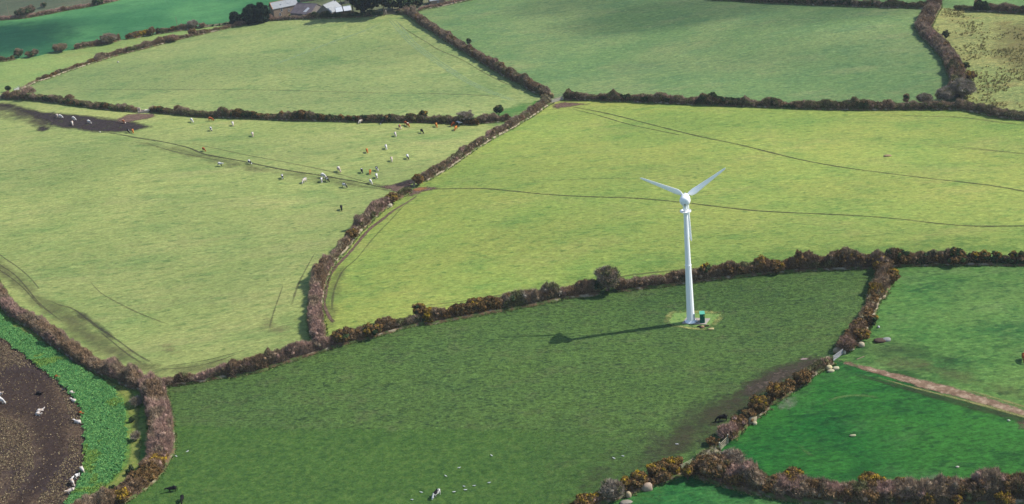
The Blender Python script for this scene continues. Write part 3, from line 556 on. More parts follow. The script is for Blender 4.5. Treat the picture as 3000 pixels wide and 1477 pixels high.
def hedge(px, width, height, mix, label, cat='hedge', group=None, zones=None, name='hedge', bankh=.8, size=1.0, w2=None, gaps=(), stone=.25, dens=1.0, ext=.5):
    px = [adj(q_) for q_ in px]; px = [tuple(np.array(px[0]) + (np.array(px[0]) - np.array(px[1])) / max(1e-6, math.dist(px[0], px[1])) * ext * S(*px[0]))] + list(px[1:-1]) + [tuple(np.array(px[-1]) + (np.array(px[-1]) - np.array(px[-2])) / math.dist(px[-1], px[-2]) * ext * S(*px[-1]))]
    W, t = wl(px, 2, .7); seedc[0] += 1; sd_ = seedc[0]; g = np.random.default_rng(sd_)
    root = empty(name, W[len(W) // 2]); tag(root, label, cat, group); org = W[len(W) // 2]
    n = len(W); d = np.gradient(W[:, :2], axis=0); d /= np.linalg.norm(d, axis=1)[:, None] + 1e-9; nrm = np.c_[-d[:, 1], d[:, 0]]
    width *= .86; w2 = w2 * .86 if w2 else None; height *= .88; hv = height * (.84 + .42 * vnoise(np.c_[t / 6, t * 0 + sd_, t * 0], 5)); hv = hv * (1 + .42 * np.clip((vnoise(np.c_[t / 4.2, t * 0 + sd_ + 9, t * 0], 6) - .62) * 5, 0, 1) - .3 * np.clip((.30 - vnoise(np.c_[t / 3.5, t * 0 + sd_ + 5, t * 0], 8)) * 5, 0, 1)); wv = np.linspace(width, w2 or width, n) * (.85 + .3 * vnoise(np.c_[t / 7, t * 0 + sd_, t * 0], 9))
    # bank of earth and stone
    V = []; cc = []; ph = np.linspace(0, math.pi, 9); endt = np.clip(np.minimum(t, t[-1] - t) / 1.2, .12, 1) ** .5
    for a in ph:
        lat = math.cos(a) * .5 * (wv + .5); z = math.sin(a) ** .7 * bankh * endt
        p = W[:, :2] + nrm * (lat * (.6 + .4 * endt))[:, None]; nz = vnoise(np.c_[p * 1.3, z], sd_)
        V.append(np.c_[p + nrm * ((nz - .5) * .5)[:, None], W[:, 2] + z * (.8 + .5 * nz) - (.12 if a in (0, math.pi) else 0)])
        q = vnoise(np.c_[p * 1.1, z * 2], sd_ + 1)[:, None]
        cc.append(np.where(q < .45, s2l((98, 112, 66), K), np.where(q < 1 - stone, s2l((118, 98, 74), K), s2l((176, 164, 138), K))))
    V = np.stack(V, 1).reshape(-1, 3); cc = np.stack(cc, 1).reshape(-1, 3); i = np.arange(n * 9).reshape(n, 9)
    Fq = np.stack([i[:-1, :-1], i[1:, :-1], i[1:, 1:], i[:-1, 1:]], -1).reshape(-1, 4)
    mesh_np('bank', V, Fq, BANKM, org, root, cc)
    # woody body of the hedge, loaf shaped, with uneven sides
    sty = list(mix); q = 15; ph = np.linspace(.02, math.pi - .02, q)
    step = np.clip((vnoise(np.c_[t / 4.5, t * 0, t * 0 + sd_], 31) - .5) * 1.7 + .5, 0, .999)
    def styles_at(tt, sel):
        st = pick(mix, sel)
        for (a, b_, mx) in (zones or []):
            s2 = pick(mx, sel); st = [s2[k] if a <= tt[k] / t[-1] <= b_ else st[k] for k in range(len(tt))]
        return st
    def surf(tt, phi, k=1.0):
        X = np.interp(tt, t, W[:, 0]); Y = np.interp(tt, t, W[:, 1]); NX = np.interp(tt, t, nrm[:, 0]); NY = np.interp(tt, t, nrm[:, 1])
        hh = np.interp(tt, t, hv); ww = np.interp(tt, t, wv); en = np.clip(np.minimum(tt, t[-1] - tt) / 1.3, .0, 1) ** .5
        cx, sz = np.cos(phi), np.sin(phi); lat = np.sign(cx) * np.abs(cx) ** .75 * ww * .5; z = sz ** .62 * hh
        pn = np.c_[X + NX * lat, Y + NY * lat, z]; nz = vnoise(pn * .55, sd_ + 2) * .46 + vnoise(pn * 1.5, sd_ + 3) * .26 + vnoise(pn * .2, sd_ + 4) * .14
        f_ = (.50 + nz) * k * (.55 + .45 * en)
        return np.c_[X + NX * lat * f_, Y + NY * lat * f_, terr(X, Y) + z * f_], np.c_[NX * cx, NY * cx, sz + .15]
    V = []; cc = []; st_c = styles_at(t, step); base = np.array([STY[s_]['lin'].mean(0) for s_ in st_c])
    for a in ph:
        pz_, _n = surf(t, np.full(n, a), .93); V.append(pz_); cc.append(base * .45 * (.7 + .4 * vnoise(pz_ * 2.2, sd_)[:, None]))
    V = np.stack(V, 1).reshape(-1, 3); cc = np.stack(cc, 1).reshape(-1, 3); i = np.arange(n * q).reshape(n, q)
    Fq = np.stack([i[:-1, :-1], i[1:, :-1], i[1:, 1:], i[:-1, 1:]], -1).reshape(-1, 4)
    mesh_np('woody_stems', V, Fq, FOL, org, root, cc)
    # twigs all over it
    m = int(t[-1] * (width + 1.9 * height) * 44 * dens / size ** 1.5); tt = g.uniform(0, t[-1], m); phi = g.uniform(.05, math.pi - .05, m)
    for (ga, gb) in gaps:
        kp = ~((tt / t[-1] > ga) & (tt / t[-1] < gb)); tt, phi = tt[kp], phi[kp]
    m = len(tt); p0, nn = surf(tt, phi, .96); nn /= np.linalg.norm(nn, axis=1)[:, None]
    sel = np.clip((vnoise(np.c_[tt / 4.5, np.cos(phi) * .8, tt * 0 + sd_], 31) - .5) * 1.7 + .5 + g.normal(0, .10, m), 0, .999)
    st = np.array(styles_at(tt, sel)); Vt = np.zeros((m, 3, 3)); Ct = np.zeros((m, 3)); patchy = .45 + 1.05 * vnoise(np.c_[p0[:, :2] * .9, p0[:, 2:]], sd_ + 6)
    for s_ in set(st):
        ix = np.where(st == s_)[0]; S_ = STY[s_]; k = len(ix); rn = g.normal(size=(k, 3)); rn /= np.linalg.norm(rn, axis=1)[:, None]
        d_ = nn[ix] * S_['out'] + rn * (1.2 - S_['out']) + np.array([0, 0, .4]); d_ /= np.linalg.norm(d_, axis=1)[:, None]
        sd2 = np.cross(d_, g.normal(size=(k, 3))); sd2 /= np.linalg.norm(sd2, axis=1)[:, None] + 1e-9
        L = S_['L'] * size * 1.35 * g.uniform(.4, 1.7, (k, 1)) ** 1.3; wd = S_['w'] * size * 1.0 * g.uniform(.7, 1.4, (k, 1))
        Vt[ix] = np.stack([p0[ix] - sd2 * wd - d_ * L * .3, p0[ix] + sd2 * wd - d_ * L * .3, p0[ix] + d_ * L * .8], 1)
        Ct[ix] = S_['lin'][g.integers(0, len(S_['lin']), k)] * g.uniform(.75, 1.3, (k, 1)) * patchy[ix][:, None]
    Vt = Vt.reshape(-1, 3); Ft = np.arange(m * 3).reshape(-1, 3); Ct = np.repeat(np.clip(Ct, 0, 1), 3, 0)
    # rounded clumps of gorse and bramble breaking the outline
    m = int(t[-1] * width * 1.05 * dens / size); tt = g.uniform(0, t[-1], m); phi = g.uniform(.35, math.pi - .35, m)
    sel = np.clip((vnoise(np.c_[tt / 4.5, np.cos(phi) * .8, tt * 0 + sd_], 31) - .5) * 1.7 + .5, 0, .999); st = np.array(styles_at(tt, sel))
    soft = np.isin(st, ['gorse', 'bloom', 'ivy']); r = np.where(soft, g.uniform(.4, .85, m), g.uniform(.35, .75, m)) * size; kk = soft | (g.random(m) < .75)
    p1, _n = surf(tt, phi, .9)
    if kk.sum():
        V, Fc, cc = grow(p1[kk], r[kk], st[kk], sd_, size, core=.8)
        V = np.vstack([Vt, V]); Fc = np.vstack([Ft, Fc + len(Vt)]); cc = np.vstack([Ct, cc])
    else: V, Fc, cc = Vt, Ft, Ct
    tag(mesh_np('foliage', V, Fc, FOL, org, root, cc), kind='stuff')
    # grass tufts at the foot
    m = int(t[-1] * 9); tt = g.uniform(0, t[-1], m); sgn = g.choice([-1, 1], m); X = np.interp(tt, t, W[:, 0]); Y = np.interp(tt, t, W[:, 1]); NX = np.interp(tt, t, nrm[:, 0]); NY = np.interp(tt, t, nrm[:, 1])
    ll = sgn * (np.interp(tt, t, wv) * .5 + g.uniform(.0, .75, m)); x = X + NX * ll; y = Y + NY * ll
    V, Fc, cc = grow(np.c_[x, y, terr(x, y) + .05], np.full(m, .15), ['grass'] * m, sd_ + 7, .8, core=0)
    tag(mesh_np('verge_grass', V, Fc, FOL, org, root, cc), kind='stuff')
    return root
def bush(px, py, rw, h, mix, label, cat='bush', name='thorn_bush', group=None, stems=5, size=1.0, crown0=.15, seed=None, bark=None):
    """px, py: foot in the photo; rw radius in metres; h height"""
    P = G(*adj((px, py))); seedc[0] += 1; g = np.random.default_rng(seedc[0]); root = empty(name, P); tag(root, label, cat, group)
    m = max(9, int(rw * rw * h * 3.0 + 9 * rw)); u = g.normal(size=(m, 3)); u /= np.linalg.norm(u, axis=1)[:, None]; u *= (g.uniform(.25, 1, m) ** .5)[:, None]; u *= (.62 + .62 * vnoise(u * 1.5 + seedc[0] * 3.7, seedc[0]))[:, None]
    z0 = h * crown0; cen = P + np.c_[u[:, 0] * (rw - .35), u[:, 1] * (rw - .35), z0 + (h - z0) * (.5 + .46 * u[:, 2])]
    r = (.34 + .13 * rw) * g.uniform(.6, 1.3, m) * min(1, .5 + h / 5)
    st = pick(mix, g.random(m))
    top = u[:, 2] > .25
    if 'bloom' in mix: st = [('bloom' if top[k] and g.random() < min(.9, .34 * mix['bloom'] + .12) else ('gorse' if s == 'bloom' else s)) for k, s in enumerate(st)]
    lf = name in ('thorn_bush', 'bare_tree', 'bramble_bush')
    V, Fc, cc = grow(cen, r * (1.1 if lf else 1), st, seedc[0], size, core=.4 if lf else .72, dens=1.7 if lf else 1.0)
    tag(mesh_np('foliage', V, Fc, FOL, P, root, cc), kind='stuff')
    parts = []
    for k in range(stems):
        a = 2 * math.pi * k / stems + g.uniform(-.3, .3); e = P + np.array([math.cos(a) * rw * .6, math.sin(a) * rw * .6, h * g.uniform(.55, .8)])
        mid = P + (e - P) * .45 + np.array([-math.cos(a) * .1, -math.sin(a) * .1, .12 * h]); parts.append(tube([P + (0, 0, -.1), mid, e], [.09, .06, .025], 5))
    v, f_ = join(parts); mesh_np('stems', v, f_, bark or BARK, P, root)
    return root
# ------------------------------------------------------------------ hedges between the fields
TH = {'thorn': 3, 'pink': 1.5, 'brown': 1.5, 'olive': .7}
DK = {'thorn': 1.6, 'olive': 2.2, 'brown': 1.8, 'ivy': 1.6, 'gorse': .5}
GO = {'gorse': 3, 'thorn': 1.5, 'brown': 2, 'olive': .7, 'pink': .6, 'bloom': .25}
PK = {'pink': 4, 'thorn': 3, 'brown': 1}
hedge([(-200, 86), (0, 57), (60, 55), (130, 43), (200, 29), (270, 18), (345, 1), (400, -22)], 4.5, 1.6, {'pink': 3, 'brown': 2, 'straw': 1}, 'long bank of red-brown bracken along the top left edge of the teal green field', 'bracken bank', name='bracken_bank', size=1.3)
hedge([(-150, 196), (0, 180), (25, 178), (40, 174)], 2.6, 2.6, DK, 'short dark scrubby hedge at the left edge between the teal field and the pale strip')
hedge([(222, 144), (262, 137), (310, 128), (350, 118)], 3.0, 2.6, {'brown': 2, 'thorn': 2, 'pink': 1, 'olive': 1}, 'dark thorny hedge on the strip field edge beside the big rounded grey bush')
hedge([(372, 115), (400, 110), (440, 102)], 2.8, 3.0, GO, 'short brown hedge right of the gap after the big grey bush on the strip field')
hedge([(460, 100), (500, 94), (540, 88), (575, 83)], 2.4, 2.4, DK, 'low dark hedge below the short wooden pole on the strip field')
hedge([(575, 83), (630, 76), (685, 71)], 1.5, .9, {'brown': 1, 'straw': 2, 'ivy': 1}, 'low rough stone bank running to the conifers beside the farmhouse', 'stone bank', stone=.7, name='stone_bank')
hedge([(62, 262), (80, 253), (102, 243), (118, 236)], 1.5, .8, {'straw': 3, 'olive': 1, 'brown': 1}, 'pale tumbled stone bank beside the grey sheet gate at the far left', 'stone bank', name='stone_bank', stone=.9)
hedge([(112, 238), (150, 227), (210, 204), (260, 188), (280, 182)], 2.2, 1.9, {'gorse': 3, 'brown': 2, 'olive': 1, 'straw': .8}, 'patchy gorse hedge climbing right from the pale stones at far left', stone=.6)
hedge([(280, 182), (340, 162), (400, 148), (470, 130), (500, 121)], 3.0, 2.8, {'thorn': 2, 'brown': 2, 'olive': 2}, 'grey-brown twiggy hedge in the middle of the slope below the pale strip')
hedge([(500, 121), (545, 111), (600, 99), (650, 87), (690, 78)], 2.0, 1.6, {'brown': 2, 'straw': 1, 'gorse': 1, 'thorn': 1}, 'low sparse hedge between the gorse clump and the farmhouse conifers')
hedge([(690, 78), (740, 67), (790, 61), (850, 57), (905, 55)], 2.4, 2.0, {'brown': 2, 'pink': 2, 'thorn': 2}, 'brown garden hedge in front of the two storey stone farmhouse')
hedge([(905, 55), (960, 53), (1030, 50), (1090, 47), (1118, 45)], 3.2, 2.6, {'ivy': 3, 'olive': 2, 'brown': 1}, 'dark evergreen hedge under the pines beside the barns')
hedge([(1166, 40), (1185, 41), (1205, 44)], 3.0, 2.4, {'ivy': 2, 'brown': 1, 'straw': 1}, 'short dark hedge right of the farm gateway')
hedge([(14, 288), (30, 295), (90, 295), (150, 302), (200, 309), (260, 318), (330, 325), (402, 331)], 3.2, 2.6, DK, 'dark hedge above the trampled mud at the left, ending at the pale stone post', zones=[(0, .12, {'brown': 2, 'thorn': 2, 'olive': 1})])
hedge([(444, 334), (520, 342), (600, 347), (680, 351), (760, 355), (850, 360), (950, 364), (1050, 367), (1150, 370), (1250, 371), (1330, 374), (1400, 377)], 3.1, 2.5, DK, 'long dark hedge above the grazing herd, from the stone gap to the bare tree')
hedge([(1385, 372), (1430, 368), (1462, 362), (1490, 352)], 4.0, 2.6, {'thorn': 3, 'brown': 1, 'olive': 1}, 'grey-brown thicket right of the small bare tree above the herd', 'thicket')
hedge([(1188, 36), (1205, 44), (1232, 66), (1270, 90), (1310, 115), (1360, 146), (1400, 170), (1440, 194), (1480, 219), (1520, 239), (1560, 262), (1604, 284)], 4.6, 3.4, {'thorn': 3, 'brown': 2, 'pink': 1, 'olive': .6, 'gorse': .5}, 'tall brown hedge running down from the farm to the pale field gate', w2=3.6, zones=[(.72, 1, {'brown': 2, 'gorse': 1.2, 'thorn': 2, 'olive': .6})])
hedge([(1658, 294), (1750, 301), (1850, 306), (1950, 312), (2050, 317), (2150, 321), (2250, 324), (2350, 328), (2450, 328), (2550, 329), (2650, 327), (2750, 327), (2810, 326)], 3.4, 2.8, {'thorn': 2, 'olive': 2, 'pink': .8, 'brown': 1.4, 'ivy': .8}, 'long dark brown hedge across the picture between the matt green field and the sunny field', w2=4.6)
hedge([(2806, 326), (2850, 330), (2885, 337), (2930, 348), (2955, 349)], 4.6, 3.4, {'thorn': 3, 'olive': 1, 'pink': 1}, 'purple-brown hedge sloping down to the right under the rough yellow pasture', w2=4)
hedge([(2950, 349), (3000, 350), (3200, 355)], 3.2, 2.2, {'olive': 2, 'thorn': 1, 'straw': .5}, 'last olive grey piece of hedge at the right edge below the rough pasture')
hedge([(1606, 303), (1570, 328), (1530, 353), (1490, 378)], 3.4, 2.6, {'thorn': 3, 'brown': 2, 'pink': 1, 'straw': .6}, 'brown hedge with pale stones dropping left from the pale field gate', stone=.5)
hedge([(1490, 378), (1440, 403), (1400, 428), (1360, 453), (1320, 483), (1280, 508), (1240, 530)], 3.4, 2.5, {'thorn': 3, 'brown': 2, 'olive': 1.5, 'straw': 1, 'pink': .6}, 'mixed twiggy hedge between the herd and the muddy gateway', stone=.5)
hedge([(1196, 564), (1172, 577), (1150, 588)], 2.8, 1.9, {'olive': 2, 'brown': 1, 'straw': 1}, 'small olive hedge piece just below the muddy gateway')
hedge([(1138, 600), (1112, 614), (1090, 634), (1066, 658), (1050, 673)], 4.4, 3.0, {'thorn': 4, 'pink': 1.5, 'olive': .5}, 'bushy grey-purple hedge below the round gorse under the muddy gateway')
hedge([(1050, 673), (1020, 713), (990, 748), (965, 776)], 3.0, 2.1, {'thorn': 2, 'brown': 2, 'straw': 1.5, 'pink': 1}, 'stony brown hedge curving down the middle beside the red mud path', stone=.6)
hedge([(962, 780), (942, 812), (930, 850), (924, 890), (925, 930), (930, 965), (935, 996)], 4.0, 2.9, {'pink': 3, 'thorn': 3, 'brown': 1}, 'pinkish purple hedge at the foot of the red mud path, casting a dark shadow')
hedge([(-240, 540), (-120, 690), (0, 858), (30, 912), (66, 938), (115, 958)], 3.8, 2.7, {'pink': 2, 'thorn': 3, 'brown': 1.6}, 'reddish hedge at the left edge where it bends above the green crop')
hedge([(110, 956), (175, 1010), (255, 1062), (335, 1100), (400, 1126), (440, 1136)], 4.4, 3.2, {'pink': 3, 'thorn': 3, 'brown': 1}, 'thick mauve-brown hedge slanting down above the bright green crop strip')
hedge([(440, 1136), (462, 1180), (472, 1240), (478, 1300), (470, 1345)], 5.8, 4.0, {'pink': 4, 'thorn': 2.5, 'brown': .6}, 'tall broad pinkish hedge standing right of the bright green crop strip', size=1.1)
hedge([(470, 1340), (442, 1388), (402, 1430), (350, 1460), (325, 1476)], 5.4, 2.6, {'gorse': 3, 'brown': 3, 'pink': 1, 'bloom': .3}, 'brown gorse scrub at the lower end of the tall pinkish hedge', 'scrub')
hedge([(330, 1480), (270, 1505), (200, 1550)], 6.5, 3.0, {'brown': 4, 'thorn': 1}, 'rounded brown bracken mound at the bottom left edge', 'scrub', name='bracken_mound')
hedge([(440, 1136), (520, 1125), (600, 1111), (670, 1097)], 3.2, 2.3, {'pink': 2, 'thorn': 2, 'brown': 2, 'olive': 1}, 'low pinkish hedge beside the round white boulder at the lower left junction', stone=.4)
hedge([(672, 1098), (720, 1091), (780, 1076)], 3.8, 3.6, {'thorn': 3, 'pink': 1, 'brown': 1}, 'rounded purple-brown shrubs in a row right of the low pinkish hedge')
hedge([(785, 1072), (830, 1058), (880, 1044), (935, 1024)], 3.4, 3.0, {'pink': 2, 'thorn': 3, 'brown': 1, 'olive': .5}, 'pink-brown hedge left of the corner where the red path meets the dark field')
hedge([(935, 1024), (1000, 1007), (1060, 993), (1120, 975), (1160, 964)], 4.0, 3.4, {'pink': 2, 'thorn': 2, 'gorse': 1.6, 'brown': 1}, 'hedge of pinkish twigs and dark gorse right of the red path corner')
hedge([(1160, 964), (1220, 952), (1250, 946)], 3.0, 2.4, {'ivy': 1, 'thorn': 1, 'olive': 1}, 'dark low gap-like hedge section between pinkish twigs and tall gorse')
hedge([(1246, 948), (1320, 934), (1380, 924), (1440, 911), (1475, 905)], 4.0, 3.5, {'gorse': 3.5, 'brown': 1.5, 'thorn': 1, 'bloom': .5}, 'dense orange-brown gorse hedge along the dark field, left of the olive thicket')
hedge([(1475, 905), (1520, 896), (1560, 888), (1636, 876)], 5.0, 4.0, {'olive': 3, 'pale': .8, 'brown': 1, 'thorn': 1}, 'bulging olive-grey thicket left of the bare round tree by the dark field', 'thicket', size=1.1)
hedge([(1640, 875), (1700, 867), (1750, 860)], 3.4, 2.9, {'thorn': 3, 'pink': 1.6, 'brown': 1}, 'neat pink-brown hedge just left of the bare round tree')
hedge([(1810, 852), (1850, 847), (1940, 837), (2000, 828)], 3.6, 2.9, {'pink': 2, 'thorn': 2, 'brown': 1.5}, 'pink-brown hedge between the bare round tree and the turbine tower')
hedge([(1995, 829), (2050, 822), (2100, 815), (2180, 805), (2280, 796), (2340, 792)], 4.0, 3.5, {'thorn': 2, 'gorse': 1.6, 'brown': 2, 'olive': 1}, 'dark mixed hedge behind the turbine tower on its right')
hedge([(2336, 792), (2400, 789), (2480, 786), (2590, 779)], 4.2, 4.0, {'brown': 2, 'gorse': 1.6, 'thorn': 2, 'olive': 1.2}, 'tall brown hedge ending at the corner of the dark turbine field')
hedge([(2596, 778), (2660, 774), (2740, 772), (2820, 772)], 3.6, 3.3, {'gorse': 2, 'brown': 2, 'ivy': 1, 'thorn': 1}, 'dark hedge right of the turbine field corner')
hedge([(2826, 772), (2900, 773), (3000, 775), (3220, 777)], 2.6, 2.0, {'ivy': 2, 'brown': 2, 'gorse': 1}, 'low shadowy hedge at the right edge with gaps and small gorse tops')
hedge([(2590, 788), (2592, 813), (2582, 842), (2566, 871)], 4.8, 3.2, GO, 'broad gorse and bramble hedge running down from the turbine field corner')
hedge([(2568, 868), (2552, 900), (2540, 932), (2524, 962)], 3.0, 1.8, {'gorse': 2, 'straw': 1, 'brown': 2, 'olive': 1}, 'thin middle part of the gorse hedge with pale stems on the right', stone=.5)
hedge([(2526, 960), (2506, 986), (2484, 1010), (2468, 1026)], 3.6, 2.2, {'brown': 3, 'gorse': 2, 'pink': 1.5}, 'lower brown part of the gorse hedge above the metal field gate', stone=.4)
hedge([(2428, 1064), (2400, 1080), (2368, 1098), (2352, 1118)], 3.0, 1.1, {'straw': 1, 'brown': 2, 'olive': 2, 'pink': 1}, 'low grassy bank with brambles left of the metal gate', stone=.6)
hedge([(2350, 1118), (2300, 1150), (2255, 1180)], 2.6, 1.2, {'gorse': 4, 'brown': 2, 'bloom': .4}, 'clumpy brown gorse hedge below the metal gate beside the vivid green field')
hedge([(2240, 1195), (2215, 1212), (2180, 1236), (2150, 1268), (2136, 1284)], 3.2, 1.7, {'gorse': 3, 'brown': 2, 'pink': 1.2}, 'orange-brown gorse hedge behind the black cow')
hedge([(2100, 1324), (2080, 1334), (2056, 1346)], 2.6, .9, {'olive': 2, 'straw': 1, 'grass': 1}, 'low turfed stone bank between the two wooden gates', 'stone bank', name='stone_bank', stone=.6, bankh=.9)
hedge([(1984, 1384), (1950, 1398), (1900, 1416), (1850, 1434)], 3.2, 1.6, {'gorse': 4, 'brown': 2, 'bloom': .6}, 'orange gorse hedge left of the lower slatted gate')
hedge([(1850, 1434), (1800, 1450), (1740, 1474), (1670, 1498), (1590, 1532)], 3.4, 1.5, {'gorse': 2, 'brown': 3, 'pink': 1, 'bloom': .3}, 'brown gorse scrub leaving the bottom edge left of the big boulder', 'scrub')
hedge([(2050, 1374), (2080, 1388), (2127, 1404), (2186, 1420), (2250, 1434)], 6.2, 3.2, {'brown': 3, 'gorse': 2, 'thorn': 2, 'pink': 1}, 'thick brown hedge starting at the lower slatted gate', size=1.1)
hedge([(2250, 1434), (2330, 1446), (2430, 1454), (2542, 1460), (2620, 1462)], 6.6, 3.0, {'pink': 2, 'thorn': 3, 'gorse': 1.8, 'brown': 2, 'olive': 1}, 'wide mauve and gorse hedge under the vivid green field, its middle part', size=1.1, bankh=.9)
hedge([(2620, 1462), (2720, 1462), (2834, 1458), (2997, 1448), (3180, 1440)], 6.6, 3.4, {'thorn': 3, 'pink': 1.4, 'gorse': 1.6, 'brown': 2, 'olive': 1, 'bloom': .2}, 'wide dark purple hedge in the bottom right corner', size=1.1)
hedge([(2738, 2), (2732, 36), (2714, 60), (2702, 84)], 6.5, 3.6, {'pink': 1, 'thorn': 4, 'brown': 1}, 'broad purple hedge at the top right, upper part down to its kink', size=1.15)
hedge([(2702, 84), (2716, 108), (2746, 132), (2770, 158), (2789, 182)], 6.0, 3.4, {'thorn': 4, 'pink': 1.5, 'brown': 1.5, 'gorse': .5}, 'broad purple hedge at the top right, middle part below its kink', size=1.15)
hedge([(2789, 182), (2800, 210), (2806, 240), (2806, 268), (2802, 292)], 6.6, 3.6, {'thorn': 3, 'pink': 1, 'gorse': 1, 'brown': 1.5, 'olive': 1}, 'broad purple hedge at the top right, lowest part with gorse on its side', size=1.15)
hedge([(2080, -2), (2250, 8), (2400, 14), (2500, 18), (2600, 21), (2715, 24)], 3.6, 3.0, {'olive': 2, 'brown': 2, 'ivy': 1.6, 'thorn': 1}, 'dark hedge along the top edge at the right')
hedge([(2800, 28), (2830, 29), (2856, 31)], 2.4, 1.6, {'olive': 2, 'straw': 1}, 'thin low hedge right of the broad purple hedge at the top')
hedge([(2856, 31), (2900, 32), (2950, 35), (3000, 39), (3150, 45)], 4.2, 3.2, {'thorn': 2, 'brown': 2, 'ivy': 1}, 'dark brown hedge in the top right corner above the rough pasture')
hedge([(1228, 32), (1245, 27), (1262, 24), (1290, 19), (1330, 10), (1380, 0), (1440, -14)], 2.2, 1.4, {'pink': 2, 'brown': 2, 'straw': 1}, 'low red-brown bank along the top edge right of the farm trees', 'bank', name='field_bank', stone=.6)

# ------------------------------------------------------------------ single bushes and small trees
g_ = 'single gorse bushes in the hedges'
bush(1235 - 8, 545 - 2, 2.3, 3.6, {'gorse': 4, 'bloom': .5}, 'round orange gorse bush on the upper side of the muddy gateway', 'gorse bush', 'gorse_bush', g_)
bush(1150, 597, 2.3, 3.4, {'gorse': 4, 'bloom': .6}, 'round orange gorse bush just below the muddy gateway', 'gorse bush', 'gorse_bush', g_)
bush(1033, 702, 2.3, 3.2, {'gorse': 4, 'bloom': .3}, 'orange gorse bush halfway down the curving middle hedge', 'gorse bush', 'gorse_bush', g_)
bush(1000, 1010, 2.6, 3.4, {'gorse': 3, 'ivy': 1, 'bloom': .4}, 'dark gorse bush at the corner below the red mud path', 'gorse bush', 'gorse_bush', g_)
bush(1090, 990, 2.8, 3.0, {'gorse': 3, 'ivy': 1, 'bloom': .3}, 'wide dark gorse bush second from the red path corner', 'gorse bush', 'gorse_bush', g_)
bush(1236, 940, 2.0, 4.6, {'gorse': 3, 'ivy': 1, 'bloom': .8}, 'tall gorse bush with a yellow top on the dark field hedge', 'gorse bush', 'gorse_bush', g_)
bush(1395, 918, 2.4, 4.0, {'gorse': 3, 'bloom': .9}, 'gorse bush with yellow flecks left of the olive thicket', 'gorse bush', 'gorse_bush', g_)
bush(1500, 902, 1.8, 3.4, {'gorse': 1, 'ivy': 3}, 'dark bush in front of the olive thicket by the dark field', 'bush', 'evergreen_bush')
bush(2068, 820, 1.8, 4.2, {'gorse': 2, 'ivy': 2, 'bloom': .5}, 'tall dark gorse bush just right of the turbine tower', 'gorse bush', 'gorse_bush', g_)
bush(2232, 800, 2.6, 3.8, {'gorse': 3, 'bloom': .7}, 'gorse bush with yellowish top in the hedge right of the turbine', 'gorse bush', 'gorse_bush', g_)
bush(2275, 800, 2.4, 3.0, {'gorse': 3, 'bloom': .4}, 'gorse bush next right of the yellowish one behind the turbine field', 'gorse bush', 'gorse_bush', g_)
bush(2500, 784, 1.8, 4.6, {'gorse': 3, 'ivy': 1, 'bloom': .8}, 'tall pointed gorse bush near the corner of the turbine field', 'gorse bush', 'gorse_bush', g_)
bush(2640, 775, 2.0, 4.0, {'gorse': 2, 'ivy': 2}, 'dark gorse bush right after the corner of the turbine field', 'gorse bush', 'gorse_bush', g_)
bush(2800, 774, 2.8, 4.0, {'gorse': 3, 'ivy': 1}, 'big dark gorse bush at the right end of the tall hedge', 'gorse bush', 'gorse_bush', g_)
for px_, nm_ in ((2855, 'first'), (2885, 'second'), (2918, 'third'), (2968, 'fourth'), (2992, 'fifth')):
    bush(px_, 773, 1.3 + .3 * (px_ % 2), 3.2, {'gorse': 2, 'bloom': .6, 'ivy': 1}, nm_ + ' of five small gorse bushes on the right edge hedge, from the left', 'gorse bush', 'gorse_bush', g_, crown0=.35)
bush(2613, 830, 2.4, 3.2, {'gorse': 4, 'bloom': .4}, 'gorse bush on the right side of the broad hedge under the field corner', 'gorse bush', 'gorse_bush', g_)
bush(2558, 860, 1.5, 2.8, {'gorse': 2, 'bloom': 2}, 'small yellow flowering gorse bush on the left side of the right hand hedge', 'gorse bush', 'gorse_bush', g_)
bush(2570, 800, 1.4, 3.0, {'gorse': 2, 'bloom': 2}, 'yellow topped gorse bush just under the corner hedge', 'gorse bush', 'gorse_bush', g_)
bush(2556, 952, 1.7, 2.4, {'gorse': 2, 'ivy': 2, 'bloom': .5}, 'round dark gorse bush standing out on the right above the trough', 'gorse bush', 'gorse_bush', g_)
bush(2508, 968, 1.7, 2.6, {'gorse': 2, 'bloom': 1}, 'gorse bush with pale yellow rim above the metal gate', 'gorse bush', 'gorse_bush', g_)
bush(2526, 996, 2.0, 2.6, {'gorse': 3, 'bloom': .5}, 'gorse bush nearest above the metal gate', 'gorse bush', 'gorse_bush', g_)
bush(2482, 1026, 2.2, 2.6, {'brown': 3, 'pink': 2}, 'rounded tan bramble bush right beside the metal gate', 'bramble bush', 'bramble_bush')
bush(2350, 1126, 2.2, 2.8, {'gorse': 4}, 'brown gorse bush, upper one of the pair below the metal gate', 'gorse bush', 'gorse_bush', g_)
bush(2280, 1160, 2.5, 2.8, {'gorse': 3, 'bloom': 1}, 'gorse bush with yellow top left of the white brushwood', 'gorse bush', 'gorse_bush', g_)
bush(2228, 1206, 2.4, 3.4, {'gorse': 3, 'bloom': 1}, 'orange gorse bush with yellow crest above the stone slab', 'gorse bush', 'gorse_bush', g_)
bush(2130, 1284, 2.4, 2.8, {'pink': 3, 'gorse': 2}, 'pink topped bush above the upper wooden gate', 'bush', 'thorn_bush')
bush(2088, 1304, 1.6, 1.4, {'gorse': 4}, 'low orange gorse bush left of the upper wooden gate', 'gorse bush', 'gorse_bush', g_)
bush(2015, 1404, 1.5, 3.0, {'gorse': 3, 'bloom': .3}, 'narrow gorse bush in front of the lower slatted gate', 'gorse bush', 'gorse_bush', g_)
bush(1990, 1372, 1.0, 2.6, {'gorse': 3, 'bloom': .6}, 'slim gorse bush touching the left post of the lower slatted gate', 'gorse bush', 'gorse_bush', g_)
bush(1960, 1388, 2.0, 3.4, {'gorse': 3, 'bloom': .8}, 'gorse bush with yellow crown next to the lower slatted gate', 'gorse bush', 'gorse_bush', g_)
